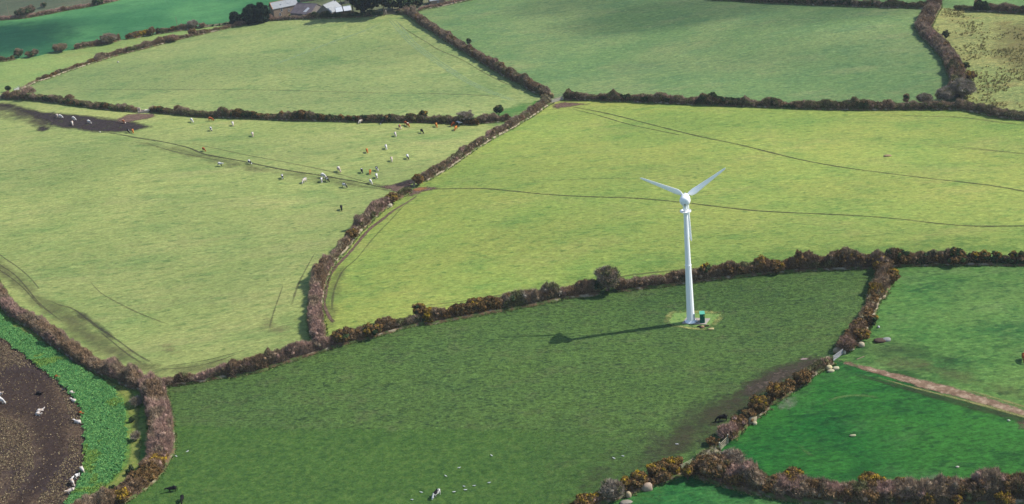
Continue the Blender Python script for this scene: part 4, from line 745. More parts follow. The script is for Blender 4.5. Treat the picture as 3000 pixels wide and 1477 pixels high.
bush(1925, 1402, 2.2, 3.2, {'gorse': 3, 'bloom': 1.2}, 'gorse bush with bright yellow cap in the lower gorse row', 'gorse bush', 'gorse_bush', g_)
bush(1872, 1428, 2.2, 2.8, {'gorse': 4, 'bloom': .5}, 'orange gorse bush left above the big pale boulder', 'gorse bush', 'gorse_bush', g_)
bush(1832, 1440, 1.6, 2.9, {'gorse': 2, 'bloom': 2}, 'olive and yellow gorse bush between the grey bush and the boulder', 'gorse bush', 'gorse_bush', g_)
bush(1796, 1460, 2.6, 3.6, {'pale': 3, 'thorn': 1, 'olive': 1}, 'pale grey leafless bush near the bottom edge', 'bush', 'thorn_bush', bark=BARK_P)
bush(1712, 1486, 2.2, 2.4, {'gorse': 3, 'bloom': 1}, 'yellow crested gorse bush at the very bottom left of the grey bush', 'gorse bush', 'gorse_bush', g_)
bush(2312, 1142, 1.7, 2.2, {'gorse': 4}, 'brown gorse bush, lower one of the pair below the metal gate', 'gorse bush', 'gorse_bush', g_)
bush(2196, 1232, 1.8, 2.4, {'gorse': 4, 'brown': 1}, 'brown gorse bush behind the tilted stone slab', 'gorse bush', 'gorse_bush', g_)
bush(2162, 1252, 2.0, 2.4, {'gorse': 3, 'pink': 1}, 'brown gorse bush right behind the black cow', 'gorse bush', 'gorse_bush', g_)
bush(1945, 1412, 1.7, 2.2, {'gorse': 3, 'brown': 1}, 'lower brown gorse bush under the bright yellow capped one', 'gorse bush', 'gorse_bush', g_)
bush(2096, 1392, 3.2, 3.8, {'gorse': 3, 'brown': 2, 'olive': 1}, 'huge dark gorse bush at the head of the bottom right hedge', 'gorse bush', 'gorse_bush', g_)
bush(2145, 1372, 2.8, 3.4, {'pale': 2, 'thorn': 3}, 'rounded grey-pink bush behind the huge dark gorse', 'bush', 'thorn_bush', bark=BARK_P)
bush(2320, 1396 + 20, 2.4, 2.8, {'gorse': 3, 'bloom': .8}, 'gorse bush on the far side of the bottom right hedge, leftmost', 'gorse bush', 'gorse_bush', g_)
bush(2555, 1432, 2.8, 2.9, {'gorse': 2, 'bloom': 1.6}, 'wide gorse bush with yellow flowers on the far side of the bottom right hedge', 'gorse bush', 'gorse_bush', g_)
bush(2640, 1440, 1.8, 2.8, {'gorse': 3, 'bloom': .8}, 'small gorse bush beside the white brushwood patch', 'gorse bush', 'gorse_bush', g_)
bush(2778, 1450, 2.4, 3.0, {'gorse': 3, 'bloom': .8}, 'rounded gorse bush right of the white brushwood patch', 'gorse bush', 'gorse_bush', g_)
bush(2718, 1480, 2.2, 2.6, {'gorse': 1, 'bloom': 4}, 'brightest yellow flowering gorse at the bottom right edge', 'gorse bush', 'gorse_bush', g_)
bush(2800, 1484, 1.6, 2.2, {'gorse': 3, 'bloom': 1}, 'small gorse right of the brightest yellow one', 'gorse bush', 'gorse_bush', g_)
bush(2940, 1480, 2.0, 2.6, {'gorse': 2, 'bloom': 1.6}, 'yellow speckled gorse in the bottom right corner', 'gorse bush', 'gorse_bush', g_)
bush(2330, 1446, 2.4, 2.8, {'gorse': 3, 'bloom': 1}, 'gorse bush on the near side of the bottom right hedge', 'gorse bush', 'gorse_bush', g_)
bush(365, 1474, 2.1, 3.2, {'gorse': 1, 'bloom': 5}, 'bright yellow gorse bush at the bottom left', 'gorse bush', 'gorse_bush', g_)
bush(405, 1430, 1.6, 2.0, {'gorse': 2, 'bloom': 2}, 'yellowish gorse bush above the bright yellow one at bottom left', 'gorse bush', 'gorse_bush', g_)
bush(1375, 142, 1.3, 4.6, {'ivy': 3, 'olive': 1}, 'dark dome topped evergreen in the hedge from the farm', 'bush', 'evergreen_bush', crown0=.4)
bush(1462, 346, 2.2, 4.0, {'ivy': 3, 'olive': 1, 'gorse': .5}, 'dark green bush above the grey-brown thicket', 'bush', 'evergreen_bush', crown0=.3)
bush(1243, 368, 2.0, 4.2, {'ivy': 2, 'gorse': 2, 'bloom': .5}, 'gorse bush sticking up from the hedge above the herd', 'gorse bush', 'gorse_bush', g_, crown0=.25)
bush(522, 340, 1.8, 3.6, {'gorse': 2, 'brown': 2}, 'brown gorse bush on the hedge right of the stone gap', 'gorse bush', 'gorse_bush', g_)
bush(828, 358, 1.6, 3.4, {'gorse': 3, 'olive': 1}, 'small orange gorse bush on the long hedge left of the herd', 'gorse bush', 'gorse_bush', g_)
bush(205, 305, 2.2, 3.4, {'brown': 2, 'olive': 1}, 'brown rounded bush on the hedge above the trampled mud', 'bush', 'thorn_bush')
bush(50, 292, 3.0, 3.2, {'brown': 2, 'thorn': 2, 'olive': 1}, 'broad brown bush at the left end of the mud hedge', 'bush', 'thorn_bush')
bush(26, 268, 1.6, 2.6, {'ivy': 2, 'olive': 1}, 'small dark bush left of the grey sheet gate', 'bush', 'evergreen_bush')
bush(566, 104, 2.6, 3.4, {'gorse': 3, 'brown': 1, 'straw': .6}, 'orange brown gorse clump where the two upper left hedges near each other', 'gorse bush', 'gorse_bush', g_)
bush(505, 122, 3.4, 2.8, {'brown': 2, 'pink': 1, 'gorse': 1}, 'wide brown thicket left of the orange gorse clump', 'bush', 'thorn_bush')
bush(320, 128, 4.2, 5.2, {'pale': 2, 'thorn': 2, 'olive': 1}, 'big rounded grey leafless bush on the strip field edge', 'bush', 'thorn_bush', bark=BARK_P)
bush(180, 152, 3.8, 3.8, {'olive': 1, 'thorn': 2, 'brown': 1}, 'rounded dark bush left of the gorse brown strip hedge', 'bush', 'thorn_bush')
bush(56, 168, 2.6, 4.2, {'thorn': 2, 'ivy': 1}, 'dark bush, left one by the far left strip corner', 'bush', 'thorn_bush')
bush(88, 168, 2.4, 2.6, {'brown': 2, 'ivy': 1}, 'low dark bush, middle one by the far left strip corner', 'bush', 'thorn_bush')
bush(106, 163, 2.0, 3.2, {'thorn': 2, 'ivy': 1}, 'dark bush, right one by the far left strip corner', 'bush', 'thorn_bush')
bush(448, 104, 1.9, 4.4, {'brown': 3, 'gorse': 1}, 'tall brown bush at the end of the short brown strip hedge', 'bush', 'thorn_bush')
bush(565, 84, 3.0, 4.0, {'pale': 3, 'olive': 1}, 'pale fluffy leafless bush right of the short wooden pole', 'bush', 'thorn_bush', bark=BARK_P)
bush(595, 82, 2.0, 2.4, {'thorn': 2, 'brown': 1}, 'small dark bush right of the pale fluffy one', 'bush', 'thorn_bush')
bush(70, 50, 4.6, 5.0, {'thorn': 2, 'ivy': 2}, 'large dark bush rising over the bracken bank at the top left', 'bush', 'thorn_bush')
bush(92, 42, 3.2, 5.0, {'thorn': 2, 'ivy': 1}, 'second dark bush leaning right on the bracken bank', 'bush', 'thorn_bush')
bush(130, 22, 2.2, 2.8, {'ivy': 2, 'thorn': 1}, 'small grey-green bush in the dark field at the top left', 'bush', 'evergreen_bush')
bush(288, 14, 3.6, 3.6, {'ivy': 2, 'thorn': 1}, 'dark green bush cut by the top edge on the bracken bank', 'bush', 'evergreen_bush')
bush(2818, 296, 4.6, 6.4, {'pale': 5, 'olive': 1.5}, 'tall pale leafless tree-like bush where the top right hedges join', 'bush', 'thorn_bush', bark=BARK_P, stems=7)
bush(2768, 306, 3.6, 4.6, {'pale': 4, 'olive': 1.5}, 'pale leafless bush left of the tallest pale one at the top right', 'bush', 'thorn_bush', bark=BARK_P)
bush(2708, 316, 3.0, 4.0, {'olive': 2, 'pale': 1, 'thorn': 2}, 'grey bush at the left of the pale group on the long hedge', 'bush', 'thorn_bush')
bush(2655, 316, 1.4, 3.8, {'ivy': 2, 'brown': 2}, 'small round dark bush peeking over the long brown hedge', 'bush', 'evergreen_bush')
bush(2826, 205, 1.9, 2.8, {'ivy': 3, 'gorse': 1}, 'near black evergreen bush inside the broad purple hedge', 'bush', 'evergreen_bush')
bush(2770, 112, 1.7, 2.8, {'ivy': 2, 'olive': 1}, 'dark bush on the right side of the purple hedge kink', 'bush', 'evergreen_bush')
bush(2842, 232, 2.4, 2.8, {'gorse': 4, 'bloom': .3}, 'orange gorse bush on the right flank of the purple hedge', 'gorse bush', 'gorse_bush', g_)
bush(1667, 286, 1.3, 2.8, {'gorse': 2, 'ivy': 1}, 'lone little gorse bush right behind the pale field gate', 'gorse bush', 'gorse_bush', g_, crown0=.3)
bush(1598, 296, 2.0, 2.4, {'olive': 2, 'thorn': 2}, 'small rounded grey bush left of the standing stones', 'bush', 'thorn_bush')
bush(1945, 308, 1.6, 3.4, {'gorse': 2, 'brown': 1}, 'orange tipped bush on the long brown hedge', 'gorse bush', 'gorse_bush', g_)
bush(708, 72, 2.2, 3.0, {'brown': 3, 'pink': 1}, 'small brown bush under the conifers', 'bush', 'thorn_bush')
bush(790, 60, 1.9, 3.2, {'pink': 3, 'brown': 1}, 'pinkish bush against the farmhouse gable', 'bush', 'thorn_bush')
# small crop-side evergreen tufts
for i_, (x_, y_) in enumerate([(386, 1236), (387, 1378), (378, 1392), (394, 1398), (362, 1428), (330, 1436), (326, 1448)]):
    bush(x_, y_, .85, 1.1, {'ivy': 1}, 'small dark green tuft, number ' + ['one', 'two', 'three', 'four', 'five', 'six', 'seven'][i_] + ' counting down along the yellow verge of the crop', 'bush', 'evergreen_bush', 'small evergreen tufts beside the crop')
for i_, (x_, y_, r_, h_) in enumerate([(402, 1190, 1.6, 2.0), (400, 1290, 1.3, 1.8)]):
    bush(x_, y_, r_, h_, {'pale': 2, 'straw': 2}, ['upper', 'lower'][i_] + ' pale dry bramble clump in the shade left of the tall pinkish hedge', 'bramble bush', 'bramble_bush', bark=BARK_P)

def bare_tree(px, py, rad, h, label, pal='pale', seed=5, trunk=.22, twig=1.0):
    P = G(px, py); g = np.random.default_rng(seed); root = empty('bare_tree', P); tag(root, label, 'tree')
    tops = []; limbs = []
    tv = tube([P + (0, 0, -.2), P + (.05, 0, h * .14), P + (.0, .05, h * .3)], [trunk, trunk * .8, trunk * .65], 7)
    mesh_np('trunk', *tv, BARK, P, root)
    for k in range(9):
        a = 2 * math.pi * k / 9 + g.uniform(-.3, .3); el = g.uniform(.35, 1.0); b0 = P + (0, 0, h * g.uniform(.16, .3))
        e = P + np.array([math.cos(a) * rad * el * .8, math.sin(a) * rad * el * .8, h * (.55 + .33 * (1 - el * .6))])
        m = b0 * .55 + e * .45 + (0, 0, h * .08)
        o = mesh_np('limb', *tube([b0, m, e], [trunk * .5, trunk * .3, trunk * .12], 5), BARK, P, root)
        for j in range(3):
            e2 = e + g.normal(size=3) * (rad * .25, rad * .25, h * .08) + (0, 0, h * .08); limbs.append(tube([m * .5 + e * .5, e2], [trunk * .2, trunk * .06], 4)); tops.append(e2)
        tops.append(e)
    v, f_ = join(limbs); tag(mesh_np('branches', v, f_, BARK, P, root), kind='stuff')
    n = 46; u = g.normal(size=(n, 3)); u /= np.linalg.norm(u, axis=1)[:, None]; u[:, 2] = np.abs(u[:, 2]) * 1.1 - .25
    cen = P + np.c_[u[:, 0] * rad * .78, u[:, 1] * rad * .78, h * .62 + u[:, 2] * h * .32]; cen = np.vstack([cen, np.array(tops)])
    V, Fc, cc = grow(cen, g.uniform(.35, .6, len(cen)) * rad / 2.4, pick({pal: 3, 'thorn': 1, 'olive': .5}, g.random(len(cen))), seed, twig, core=0, dens=1.5)
    tag(mesh_np('twigs', V, Fc, FOL, P, root, cc), kind='stuff'); return root
bush(1784, 858, 3.1, 6.8, {'thorn': 2, 'pale': 1, 'olive': 1.6}, 'bare round tree standing above the hedge left of the wind turbine', 'tree', 'bare_tree', stems=8, size=1.15, crown0=.12)
bush(1756, 862, 2.0, 3.4, {'olive': 2, 'ivy': 2}, 'dark green bush at the left foot of the bare round tree', 'bush', 'evergreen_bush')
bare_tree(1366, 364, 2.9, 4.6, 'small bare tree with visible branches right of the herd', 'pale', 32, .2)
bare_tree(88, 290, 3.6, 5.0, 'bare pinkish tree at the left end of the mud hedge', 'pink', 33, .22)

# ------------------------------------------------------------------ conifers and farm trees
def conifer(px, py, rad, h, label, z0=.12, trunk=.35, seed=1, lean=(0, 0), mix=None, n=None, name='pine_tree'):
    P = G(px, py); g = np.random.default_rng(seed); root = empty(name, P); tag(root, label, 'tree')
    top = P + np.array([lean[0], lean[1], h])
    mesh_np('trunk', *tube([P + (0, 0, -.3), P * .5 + top * .5 + (.1, .1, 0), top - (0, 0, h * .08)], [trunk, trunk * .6, trunk * .15], 8), BARK, P, root)
    for k in range(7):
        a = g.uniform(0, 6.28); q = g.uniform(z0 + .05, .85); b0 = P * (1 - q) + top * q; e = b0 + np.array([math.cos(a) * rad * .7, math.sin(a) * rad * .7, .6])
        mesh_np('limb', *tube([b0, b0 * .5 + e * .5 + (0, 0, .2), e], [trunk * .3, trunk * .2, trunk * .08], 5), BARK, P, root)
    m = n or int(26 * rad * h / 12); q = g.random(m); a = g.uniform(0, 6.28, m); rr = rad * np.sqrt(g.uniform(.05, 1, m)) * np.sqrt(np.clip(1 - (2 * q - .9) ** 2 * .9, .08, 1))
    z = h * (z0 + (1 - z0) * q); cen = P + np.c_[np.cos(a) * rr + lean[0] * z / h, np.sin(a) * rr + lean[1] * z / h, z]
    V, Fc, cc = grow(cen, g.uniform(.6, 1.15, m), pick(mix or {'pine': 1}, g.random(m)), seed, 1.3)
    tag(mesh_np('crown', V, Fc, FOL, P, root, cc), kind='stuff'); return root
conifer(743, 69, 5.6, 9.5, 'big dense dark conifer group left of the farmhouse, its left and largest tree', .02, seed=41, n=150)
conifer(770, 66, 4.4, 10.0, 'dark conifer between the largest one and the farmhouse gable', .02, seed=42, n=120)
conifer(692, 74, 3.6, 6.5, 'small dark conifer at the left end of the farmhouse group', .12, seed=43, n=60)
conifer(1012, 50, 4.2, 15, 'pine with a leaning bare trunk in front of the white shed roof', .62, .32, 44, (-2.5, 0), n=60)
conifer(1036, 48, 4.4, 16, 'tall pine with straight bare trunk right of the barns', .55, .36, 45, (0, 0), n=70)
conifer(1062, 47, 5.0, 13, 'bushy dark pine right of the straight trunked one', .22, .3, 46, n=110)
conifer(1092, 44, 4.6, 13, 'dark pine in the middle of the farm trees', .3, .3, 47, n=90)
conifer(1126, 46, 5.2, 15, 'pine with two bare stems by the pale gate post', .42, .32, 48, n=100)
conifer(1150, 28, 5.2, 12, 'dark tree behind the gate post', .1, .3, 49, mix={'pine': 3, 'ivy': 1}, n=110)
conifer(1192, 30, 4.6, 8, 'green rounded holly tree at the top of the brown hedge', .05, .25, 50, mix={'ivy': 3, 'pine': 1}, n=90, name='holly_tree')
conifer(1222, 20, 4.0, 9, 'dark green tree right of the holly, cut by the top edge', .1, .25, 51, mix={'ivy': 2, 'pine': 1, 'olive': 1}, n=80, name='holly_tree')
# ------------------------------------------------------------------ farm buildings
STONE = plain('stone_wall', (168, 146, 124), .95, .1, K, .22, 1.6, bumpd=.08)
STONE_D = plain('stone_wall_grey', (142, 134, 126), .95, .1, K, .25, 1.6, bumpd=.08)
SLATE = plain('slate_light', (168, 172, 174), .7, .3, K, .16, .9, bumpd=.03)
SLATE_D = plain('slate_weathered', (122, 112, 114), .8, .2, K, .3, .35, bumpd=.04)
SHEET_W = plain('white_sheeting', (226, 232, 238), .5, .3, K, .08, .8)
RIDGE = plain('ridge_tile', (186, 132, 94), .8, .2, K, .12, 3)
GLASS = plain('window_glass', (46, 54, 62), .15, .6, K, .1)
FRAME = plain('window_frame', (232, 232, 228), .6, .3, K, .05)
def gabled(name, label, px, py, ang, L, D, he, hr, wallm, roofm, wins=(), over=.3, verge=None, slabs=0):
    P = G(px, py); P[2] -= .2; root = empty(name, P); tag(root, label, 'building')
    u = np.array([math.cos(ang), math.sin(ang), 0]); v = np.array([-math.sin(ang), math.cos(ang), 0]); Z = np.array([0, 0, 1.])
    q = lambda a, b, c: P + u * a + v * b + Z * c
    V = [q(0, 0, 0), q(L, 0, 0), q(L, D, 0), q(0, D, 0), q(0, 0, he), q(L, 0, he), q(L, D, he), q(0, D, he), q(0, D / 2, hr - .08), q(L, D / 2, hr - .08)]
    mesh_np('wall', V, [(0, 1, 5, 4), (1, 2, 6, 9, 5), (2, 3, 7, 6), (3, 0, 4, 8, 7)], wallm, P, root)
    s = (hr - he) / (D / 2); th = .14
    for sg in (0, 1):
        b0, b1 = (-over, D / 2) if sg == 0 else (D + over, D / 2)
        z0 = he - over * s
        V = [q(-over, b0, z0), q(L + over, b0, z0), q(L + over, b1, hr), q(-over, b1, hr)]; V += [p + Z * th for p in V]
        rp = mesh_np('roof', V, [(0, 3, 2, 1), (4, 5, 6, 7), (0, 1, 5, 4), (2, 3, 7, 6), (1, 2, 6, 5), (3, 0, 4, 7)], roofm, P, root)
        if verge:
            vv, vf = bar(q(-over, b0, z0 + th + .04), q(-over, b1, hr + th + .04), .3, .1); o = mesh_np('verge_tiles', vv, vf, verge, P, rp)
    vv, vf = bar(q(-over, D / 2, hr + th + .03), q(L + over, D / 2, hr + th + .03), .35, .12); mesh_np('ridge', vv, vf, verge or roofm, P, root)
    for (a, z, ww, hh) in wins:
        fr = mesh_np('window', *join([bar(q(a - ww / 2, -.05, z), q(a - ww / 2, -.05, z + hh), .12, .14), bar(q(a + ww / 2, -.05, z), q(a + ww / 2, -.05, z + hh), .12, .14), bar(q(a - ww / 2 - .1, -.08, z - .06), q(a + ww / 2 + .1, -.08, z - .06), .22, .14), bar(q(a - ww / 2, -.05, z + hh), q(a + ww / 2, -.05, z + hh), .12, .12), bar(q(a - ww / 2, -.05, z + hh / 2), q(a + ww / 2, -.05, z + hh / 2), .1, .08)]), FRAME, P, root)
        mesh_np('pane', [q(a - ww / 2, -.03, z), q(a + ww / 2, -.03, z), q(a + ww / 2, -.03, z + hh), q(a - ww / 2, -.03, z + hh)], [(0, 1, 2, 3)], GLASS, P, fr)
    return root, q
def gang(px0, px1):
    a = G(*px0); b = G(*px1); return math.atan2(b[1] - a[1], b[0] - a[0])
r_, q_ = gabled('farmhouse', 'two storey stone farmhouse with light slate roof beside the conifers', 804.5, 53, gang((804.5, 53), (863.5, 38)), 14, 7, 5.1, 7.9, STONE, SLATE, [(3.4, .8, .9, 1.5), (4.6, 3.1, .95, 1.5), (8.6, 2.3, .9, 1.1), (11.5, .8, .9, 1.4)], verge=RIDGE)
Pf = q_(0, 0, 0)
for a_ in (5.0, 9.0):
    v, f_ = box(0, 0, 0, .9, .7, .2); c_ = q_(a_, 1.6, 6.55); mesh_np('skylight', np.array(v) + c_, f_, plain('skylight_lead', (196, 202, 206), .5, .4, K), Pf, r_)
rb, qb = gabled('barn', 'low stone barn with patchy weathered purple-grey roof in the middle of the farm', 853, 50, gang((853, 50), (920, 50)), 13.5, 13, 2.4, 6.2, STONE_D, SLATE_D, [(9, .6, 1.4, 1.4)])
v = [qb(7.6, 1.2, 3.24), qb(10.2, .9, 3.15), qb(10.6, 3.6, 3.96 + .0), qb(8.8, 4.2, 4.12)]
sl = (6.2 - 2.4) / 6.5
v = [qb(a, b, 2.4 + b * sl + .14 + .03) for a, b in ((8.2, .9), (10.4, .8), (11.0, 3.4), (9.4, 3.9), (8.8, 2.4))]
vv = np.array(v + [p + np.array([0, 0, .05]) for p in v])
mesh_np('roof_patch', vv, [(0, 1, 2, 3, 4), (9, 8, 7, 6, 5)] + [(i, i + 5, (i + 1) % 5 + 5, (i + 1) % 5) for i in range(5)], plain('roof_lime', (206, 208, 212), .8, .2, K, .1), qb(0, 0, 0), rb)
gabled('barn', 'dark gabled stone barn with pale roof right of the purple-grey one', 974, 53, 1.02, 10, 9.5, 3.2, 6.9, STONE_D, SLATE)
r4, q4 = gabled('shed', 'lean shed with white sheeted roof behind the leaning pine', 988, 49, .15, 7.5, 7, 2.7, 4.2, STONE_D, SHEET_W)
gabled('outbuilding', 'long farm building at the very top edge behind the barns', 880, 8, .05, 26, 8, 3.0, 5.5, STONE, plain('pale_roof', (204, 204, 186), .8, .2, K, .12), [(14, 1, 1, 1)])
gabled('cottage', 'small cream farm cottage half hidden behind the pines at the top', 1010, 12, .1, 12, 7, 3.0, 5.4, plain('cream_render', (206, 190, 158), .9, .1, K, .1), SLATE, [(3, 1, 1, 1.2), (7, 1, 1, 1.2)])
gabled('outhouse', 'small pale outhouse at the top edge right of the farm trees', 1262, 14, .25, 8, 5, 2.2, 3.8, STONE, SLATE, [(4, .9, .9, .8)])

# ------------------------------------------------------------------ wind turbine
WHITE = plain('turbine_white', (242, 243, 244), .45, .35, 1.08, .015, .5)
BLADEW = plain('blade_white', (254, 252, 248), .5, .35, 1.0, .01, .5)
WHITE_D = plain('turbine_grey', (196, 200, 204), .5, .35, 1.2, .03, .5)
DARKM = plain('dark_opening', (40, 42, 46), .7, .2, K)
TB = G(2024, 944); TB[2] += .2
tr = empty('wind_turbine', TB); tag(tr, 'white three bladed wind turbine on a tapering steel tower', 'wind turbine')
def part(name, vf, mat=WHITE, smooth=False, parent=None, at=(0, 0, 0)):
    v, f_ = vf; return mesh_np(name, np.asarray(v) + TB + np.asarray(at), f_, mat, TB, parent or tr, smooth=smooth)
part('base_flange', lathe([(1.38, 0), (1.38, .12), (1.28, .16), (1.0, .55)], 24))
tw = part('tower', lathe([(.98, .5), (.86, 8), (.74, 15.2)], 12))
part('joint_ring', lathe([(.80, 15.15), (.80, 15.32)], 24))
part('upper_tower', lathe([(.70, 15.3), (.6, 22), (.50, 29.2)], 12))
bl = []
part('platform', lathe([(.5, 28.95), (1.32, 29.15), (1.36, 29.35), (1.30, 29.35), (1.24, 29.22), (.5, 29.22)], 32))
pr = []
for k in range(8):
    a = k * math.pi / 4 + .2; e = (math.cos(a) * 1.3, math.sin(a) * 1.3)
    pr.append(bar((e[0], e[1], 29.3), (e[0], e[1], 29.62), .04, .04))
part('platform_slot', join([box(math.cos(a) * .95, math.sin(a) * .95, 29.36, .42, .16, .03) for a in (-2.5, -2.0, -.9)]), DARKM)
part('neck', lathe([(.46, 29.2), (.44, 30.2), (.52, 30.9), (.62, 31.4)], 20), WHITE, True)
part('door', join([box(.80, -.52, 1.55, .25, .5, 1.6)]), WHITE_D)
part('step', join([box(1.25, -.7, .3, .5, .6, .12), bar((1.4, -.95, .35), (1.1, -.7, 1.2), .06, .06), bar((1.4, -.45, .35), (1.1, -.3, 1.2), .06, .06)]), WHITE_D)
yaw = .1885
def orient(v, axis):
    ax = Vector(axis).normalized(); q = Vector((0, 0, 1)).rotation_difference(ax).to_matrix(); return np.asarray(v) @ np.array(q).T
aax = np.array([math.sin(yaw), math.cos(yaw), -.02]); aax /= np.linalg.norm(aax)
nv, nf = lathe([(.3, -1.12), (.75, -1.06), (1.06, -.84), (1.23, -.4), (1.28, .15), (1.24, .8), (1.14, 1.6), (.98, 2.4), (.76, 2.95), (.7, 3.0)], 40)
rc = np.array([0, .1, 31.85])
nac = part('nacelle', (orient(nv, aax) + rc, nf), WHITE, True)
v1, f1 = join([(orient(lathe([(.2, -1.04), (.2, -.9)], 14)[0], aax) + rc + np.array([0, .02, -.85]), lathe([(.17, 0), (.17, .1)], 14)[1]), box(rc[0] - .22, rc[1] - 1.02, rc[2] - .45, .5, .3, .13)])
mesh_np('vent', np.asarray(v1) + TB, f1, DARKM, TB, nac)
part('seam_ring', (orient(lathe([(1.29, .1), (1.30, .14), (1.29, .18)], 40)[0], aax) + rc, lathe([(1, 0), (1, 1), (1, 2)], 40)[1]), WHITE_D, True, nac)
part('wind_sensor', join([bar(rc + (0, .2, 1.2), rc + (0, .2, 2.0), .06, .06), bar(rc + (-.25, .2, 1.95), rc + (.25, .2, 1.95), .05, .05)]), WHITE_D)
er = np.cross(aax, (0, 0, 1)); er /= np.linalg.norm(er); eu = np.cross(er, aax)
hub = aax * 3.45 + np.array([0, 0, 31.8])
part('hub', (orient(lathe([(.66, -.45), (.7, 0), (.62, .45), (.38, .8), (.05, 1.05)], 24)[0], aax) + hub, lathe([(1, 0), (1, 1), (1, 2), (1, 3), (1, 4)], 24)[1]), WHITE, True)
for ph in (-1, 1, 3):
    an = ph * math.pi / 3 - .083; dr = np.sin(an) * er + np.cos(an) * eu; ch = np.cos(an) * er - np.sin(an) * eu
    V = []; Fs = []; st = [(.35, .5, .45, 0), (.8, .62, .42, .3), (1.5, 1.3, .28, .28), (2.3, 1.55, .22, .24), (3.8, 1.34, .17, .2), (5.6, 1.08, .13, .15), (7.6, .84, .10, .1), (9.6, .64, .07, .06), (11.1, .46, .05, .04), (11.6, .24, .03, .05), (11.72, .08, .015, .05)]
    nn = 14
    for (rr, c_, th_, pt) in st:
        cdir = ch * math.cos(pt) - aax * math.sin(pt) * 1; nd = np.cross(dr, cdir)
        for k in range(nn):
            a = 2 * math.pi * k / nn; x_ = .5 * math.cos(a); y_ = .5 * math.sin(a) * (1.15 - .55 * (x_ + .5) if rr > 1 else 1)
            V.append(hub + dr * rr + cdir * (x_ * c_ + (.16 * c_ if rr > 1 else 0)) + nd * y_ * th_ * (1.0 if rr < 1 else 1.1))
    for i in range(len(st) - 1):
        for k in range(nn): Fs.append((i * nn + k, i * nn + (k + 1) % nn, (i + 1) * nn + (k + 1) % nn, (i + 1) * nn + k))
    Fs.append(tuple((len(st) - 1) * nn + k for k in range(nn)))
    part('blade', (np.array(V), Fs), BLADEW, True)
CONC = plain('concrete', (188, 176, 164), .9, .15, K, .14, 1.2, bumpd=.03)
pc = [G(*p) for p in ((1998, 949), (2068, 952), (2081, 934.5), (2011, 932))]; pz = TB[2] - .2
pv = [np.array([p[0], p[1], pz - .3]) for p in pc] + [np.array([p[0], p[1], pz + .2]) for p in pc]
cp = mesh_np('concrete_pad', pv, [(4, 5, 6, 7), (0, 1, 5, 4), (1, 2, 6, 5), (2, 3, 7, 6), (3, 0, 4, 7)], CONC, pc[0])
tag(cp, 'flat concrete pad under the turbine tower and the green cabinet', 'concrete pad')
ca = G(2051.2, 949); cb = G(2065.4, 948.2); cu = (cb - ca); cu[2] = 0; cw = np.linalg.norm(cu); cu /= cw; cv = np.array([-cu[1], cu[0], 0]); cz = pz + .2; cdp = 1.75; chh = 2.35
GREEN = plain('cabinet_green', (20, 150, 112), .45, .35, K, .05, 1); GREEN_L = plain('cabinet_roof_green', (98, 190, 158), .5, .3, K, .05, 1)
cr_ = empty('electrical_cabinet', (ca[0], ca[1], cz)); tag(cr_, 'green electrical cabinet standing on the concrete pad beside the turbine', 'cabinet')
qq = lambda a, b, c: np.array([ca[0], ca[1], cz]) + cu * a + cv * b + np.array([0, 0, c])
def qbox(a0, a1, b0, b1, c0, c1): return [qq(a, b, c) for a in (a0, a1) for b in (b0, b1) for c in (c0, c1)], box(0, 0, 0, 1, 1, 1)[1]
mesh_np('body', *qbox(0, cw, 0, cdp, 0, chh), GREEN, (ca[0], ca[1], cz), cr_)
mesh_np('roof', *qbox(-.05, cw + .05, -.05, cdp + .05, chh, chh + .1), GREEN_L, (ca[0], ca[1], cz), cr_)
dd = mesh_np('door', *qbox(.06, cw - .06, -.03, 0, .15, chh - .12), plain('cabinet_door', (14, 108, 86), .5, .3, K), (ca[0], ca[1], cz), cr_)
mesh_np('notice', *qbox(cw - .28, cw - .08, -.05, -.03, chh - .6, chh - .2), plain('notice_yellow', (190, 210, 110), .6, .2, K), (ca[0], ca[1], cz), dd)
mesh_np('side_panel', *qbox(cw, cw + .02, .12, cdp - .12, .15, chh - .15), GREEN, (ca[0], ca[1], cz), cr_)
# the plot round the pad: strip of long dry grass and stakes
plot = [(1951, 949), (1962, 918), (1975, 913), (2050, 914), (2121, 919), (2100, 941), (2082, 964), (2040, 962), (1985, 958)]
patch('plot_grass', plot, softmat('plot_green', [(.3, (104, 146, 76)), (.7, (150, 172, 92))], 1.0, .6, .4), .03, 1.0, 1.0)
for seg in ([(1951, 950), (1960, 925), (1970, 915), (2005, 914)], [(2000, 914), (2040, 913), (2085, 915), (2122, 919)], [(2122, 919), (2100, 941), (2083, 963)], [(2083, 963), (2050, 965), (2010, 960), (1955, 952)]):
    ribbon('dry_verge', seg, 2.6 if seg[0][0] != 2083 else 1.8, softmat('plot_straw', [(.3, (160, 166, 92)), (.7, (206, 202, 126))], .95, .8, .45) if 'plot_straw' not in bpy.data.materials else bpy.data.materials['plot_straw'], .06, smooth=0, step=.4)
WOOD = plain('weathered_wood', (158, 142, 118), .9, .1, K, .2, 4)
for i_, (x_, y_) in enumerate([(1960, 950), (1978, 912), (2119, 920), (2082, 962)]):
    p = G(x_, y_); o = mesh_np('fence_stake', *bar(p + (0, 0, -.1), p + (0, 0, 1.1), .07, .07), WOOD, p); tag(o, 'thin wooden stake at the ' + ['left', 'far left', 'far right', 'near right'][i_] + ' corner of the turbine plot', 'stake', 'stakes round the turbine plot')

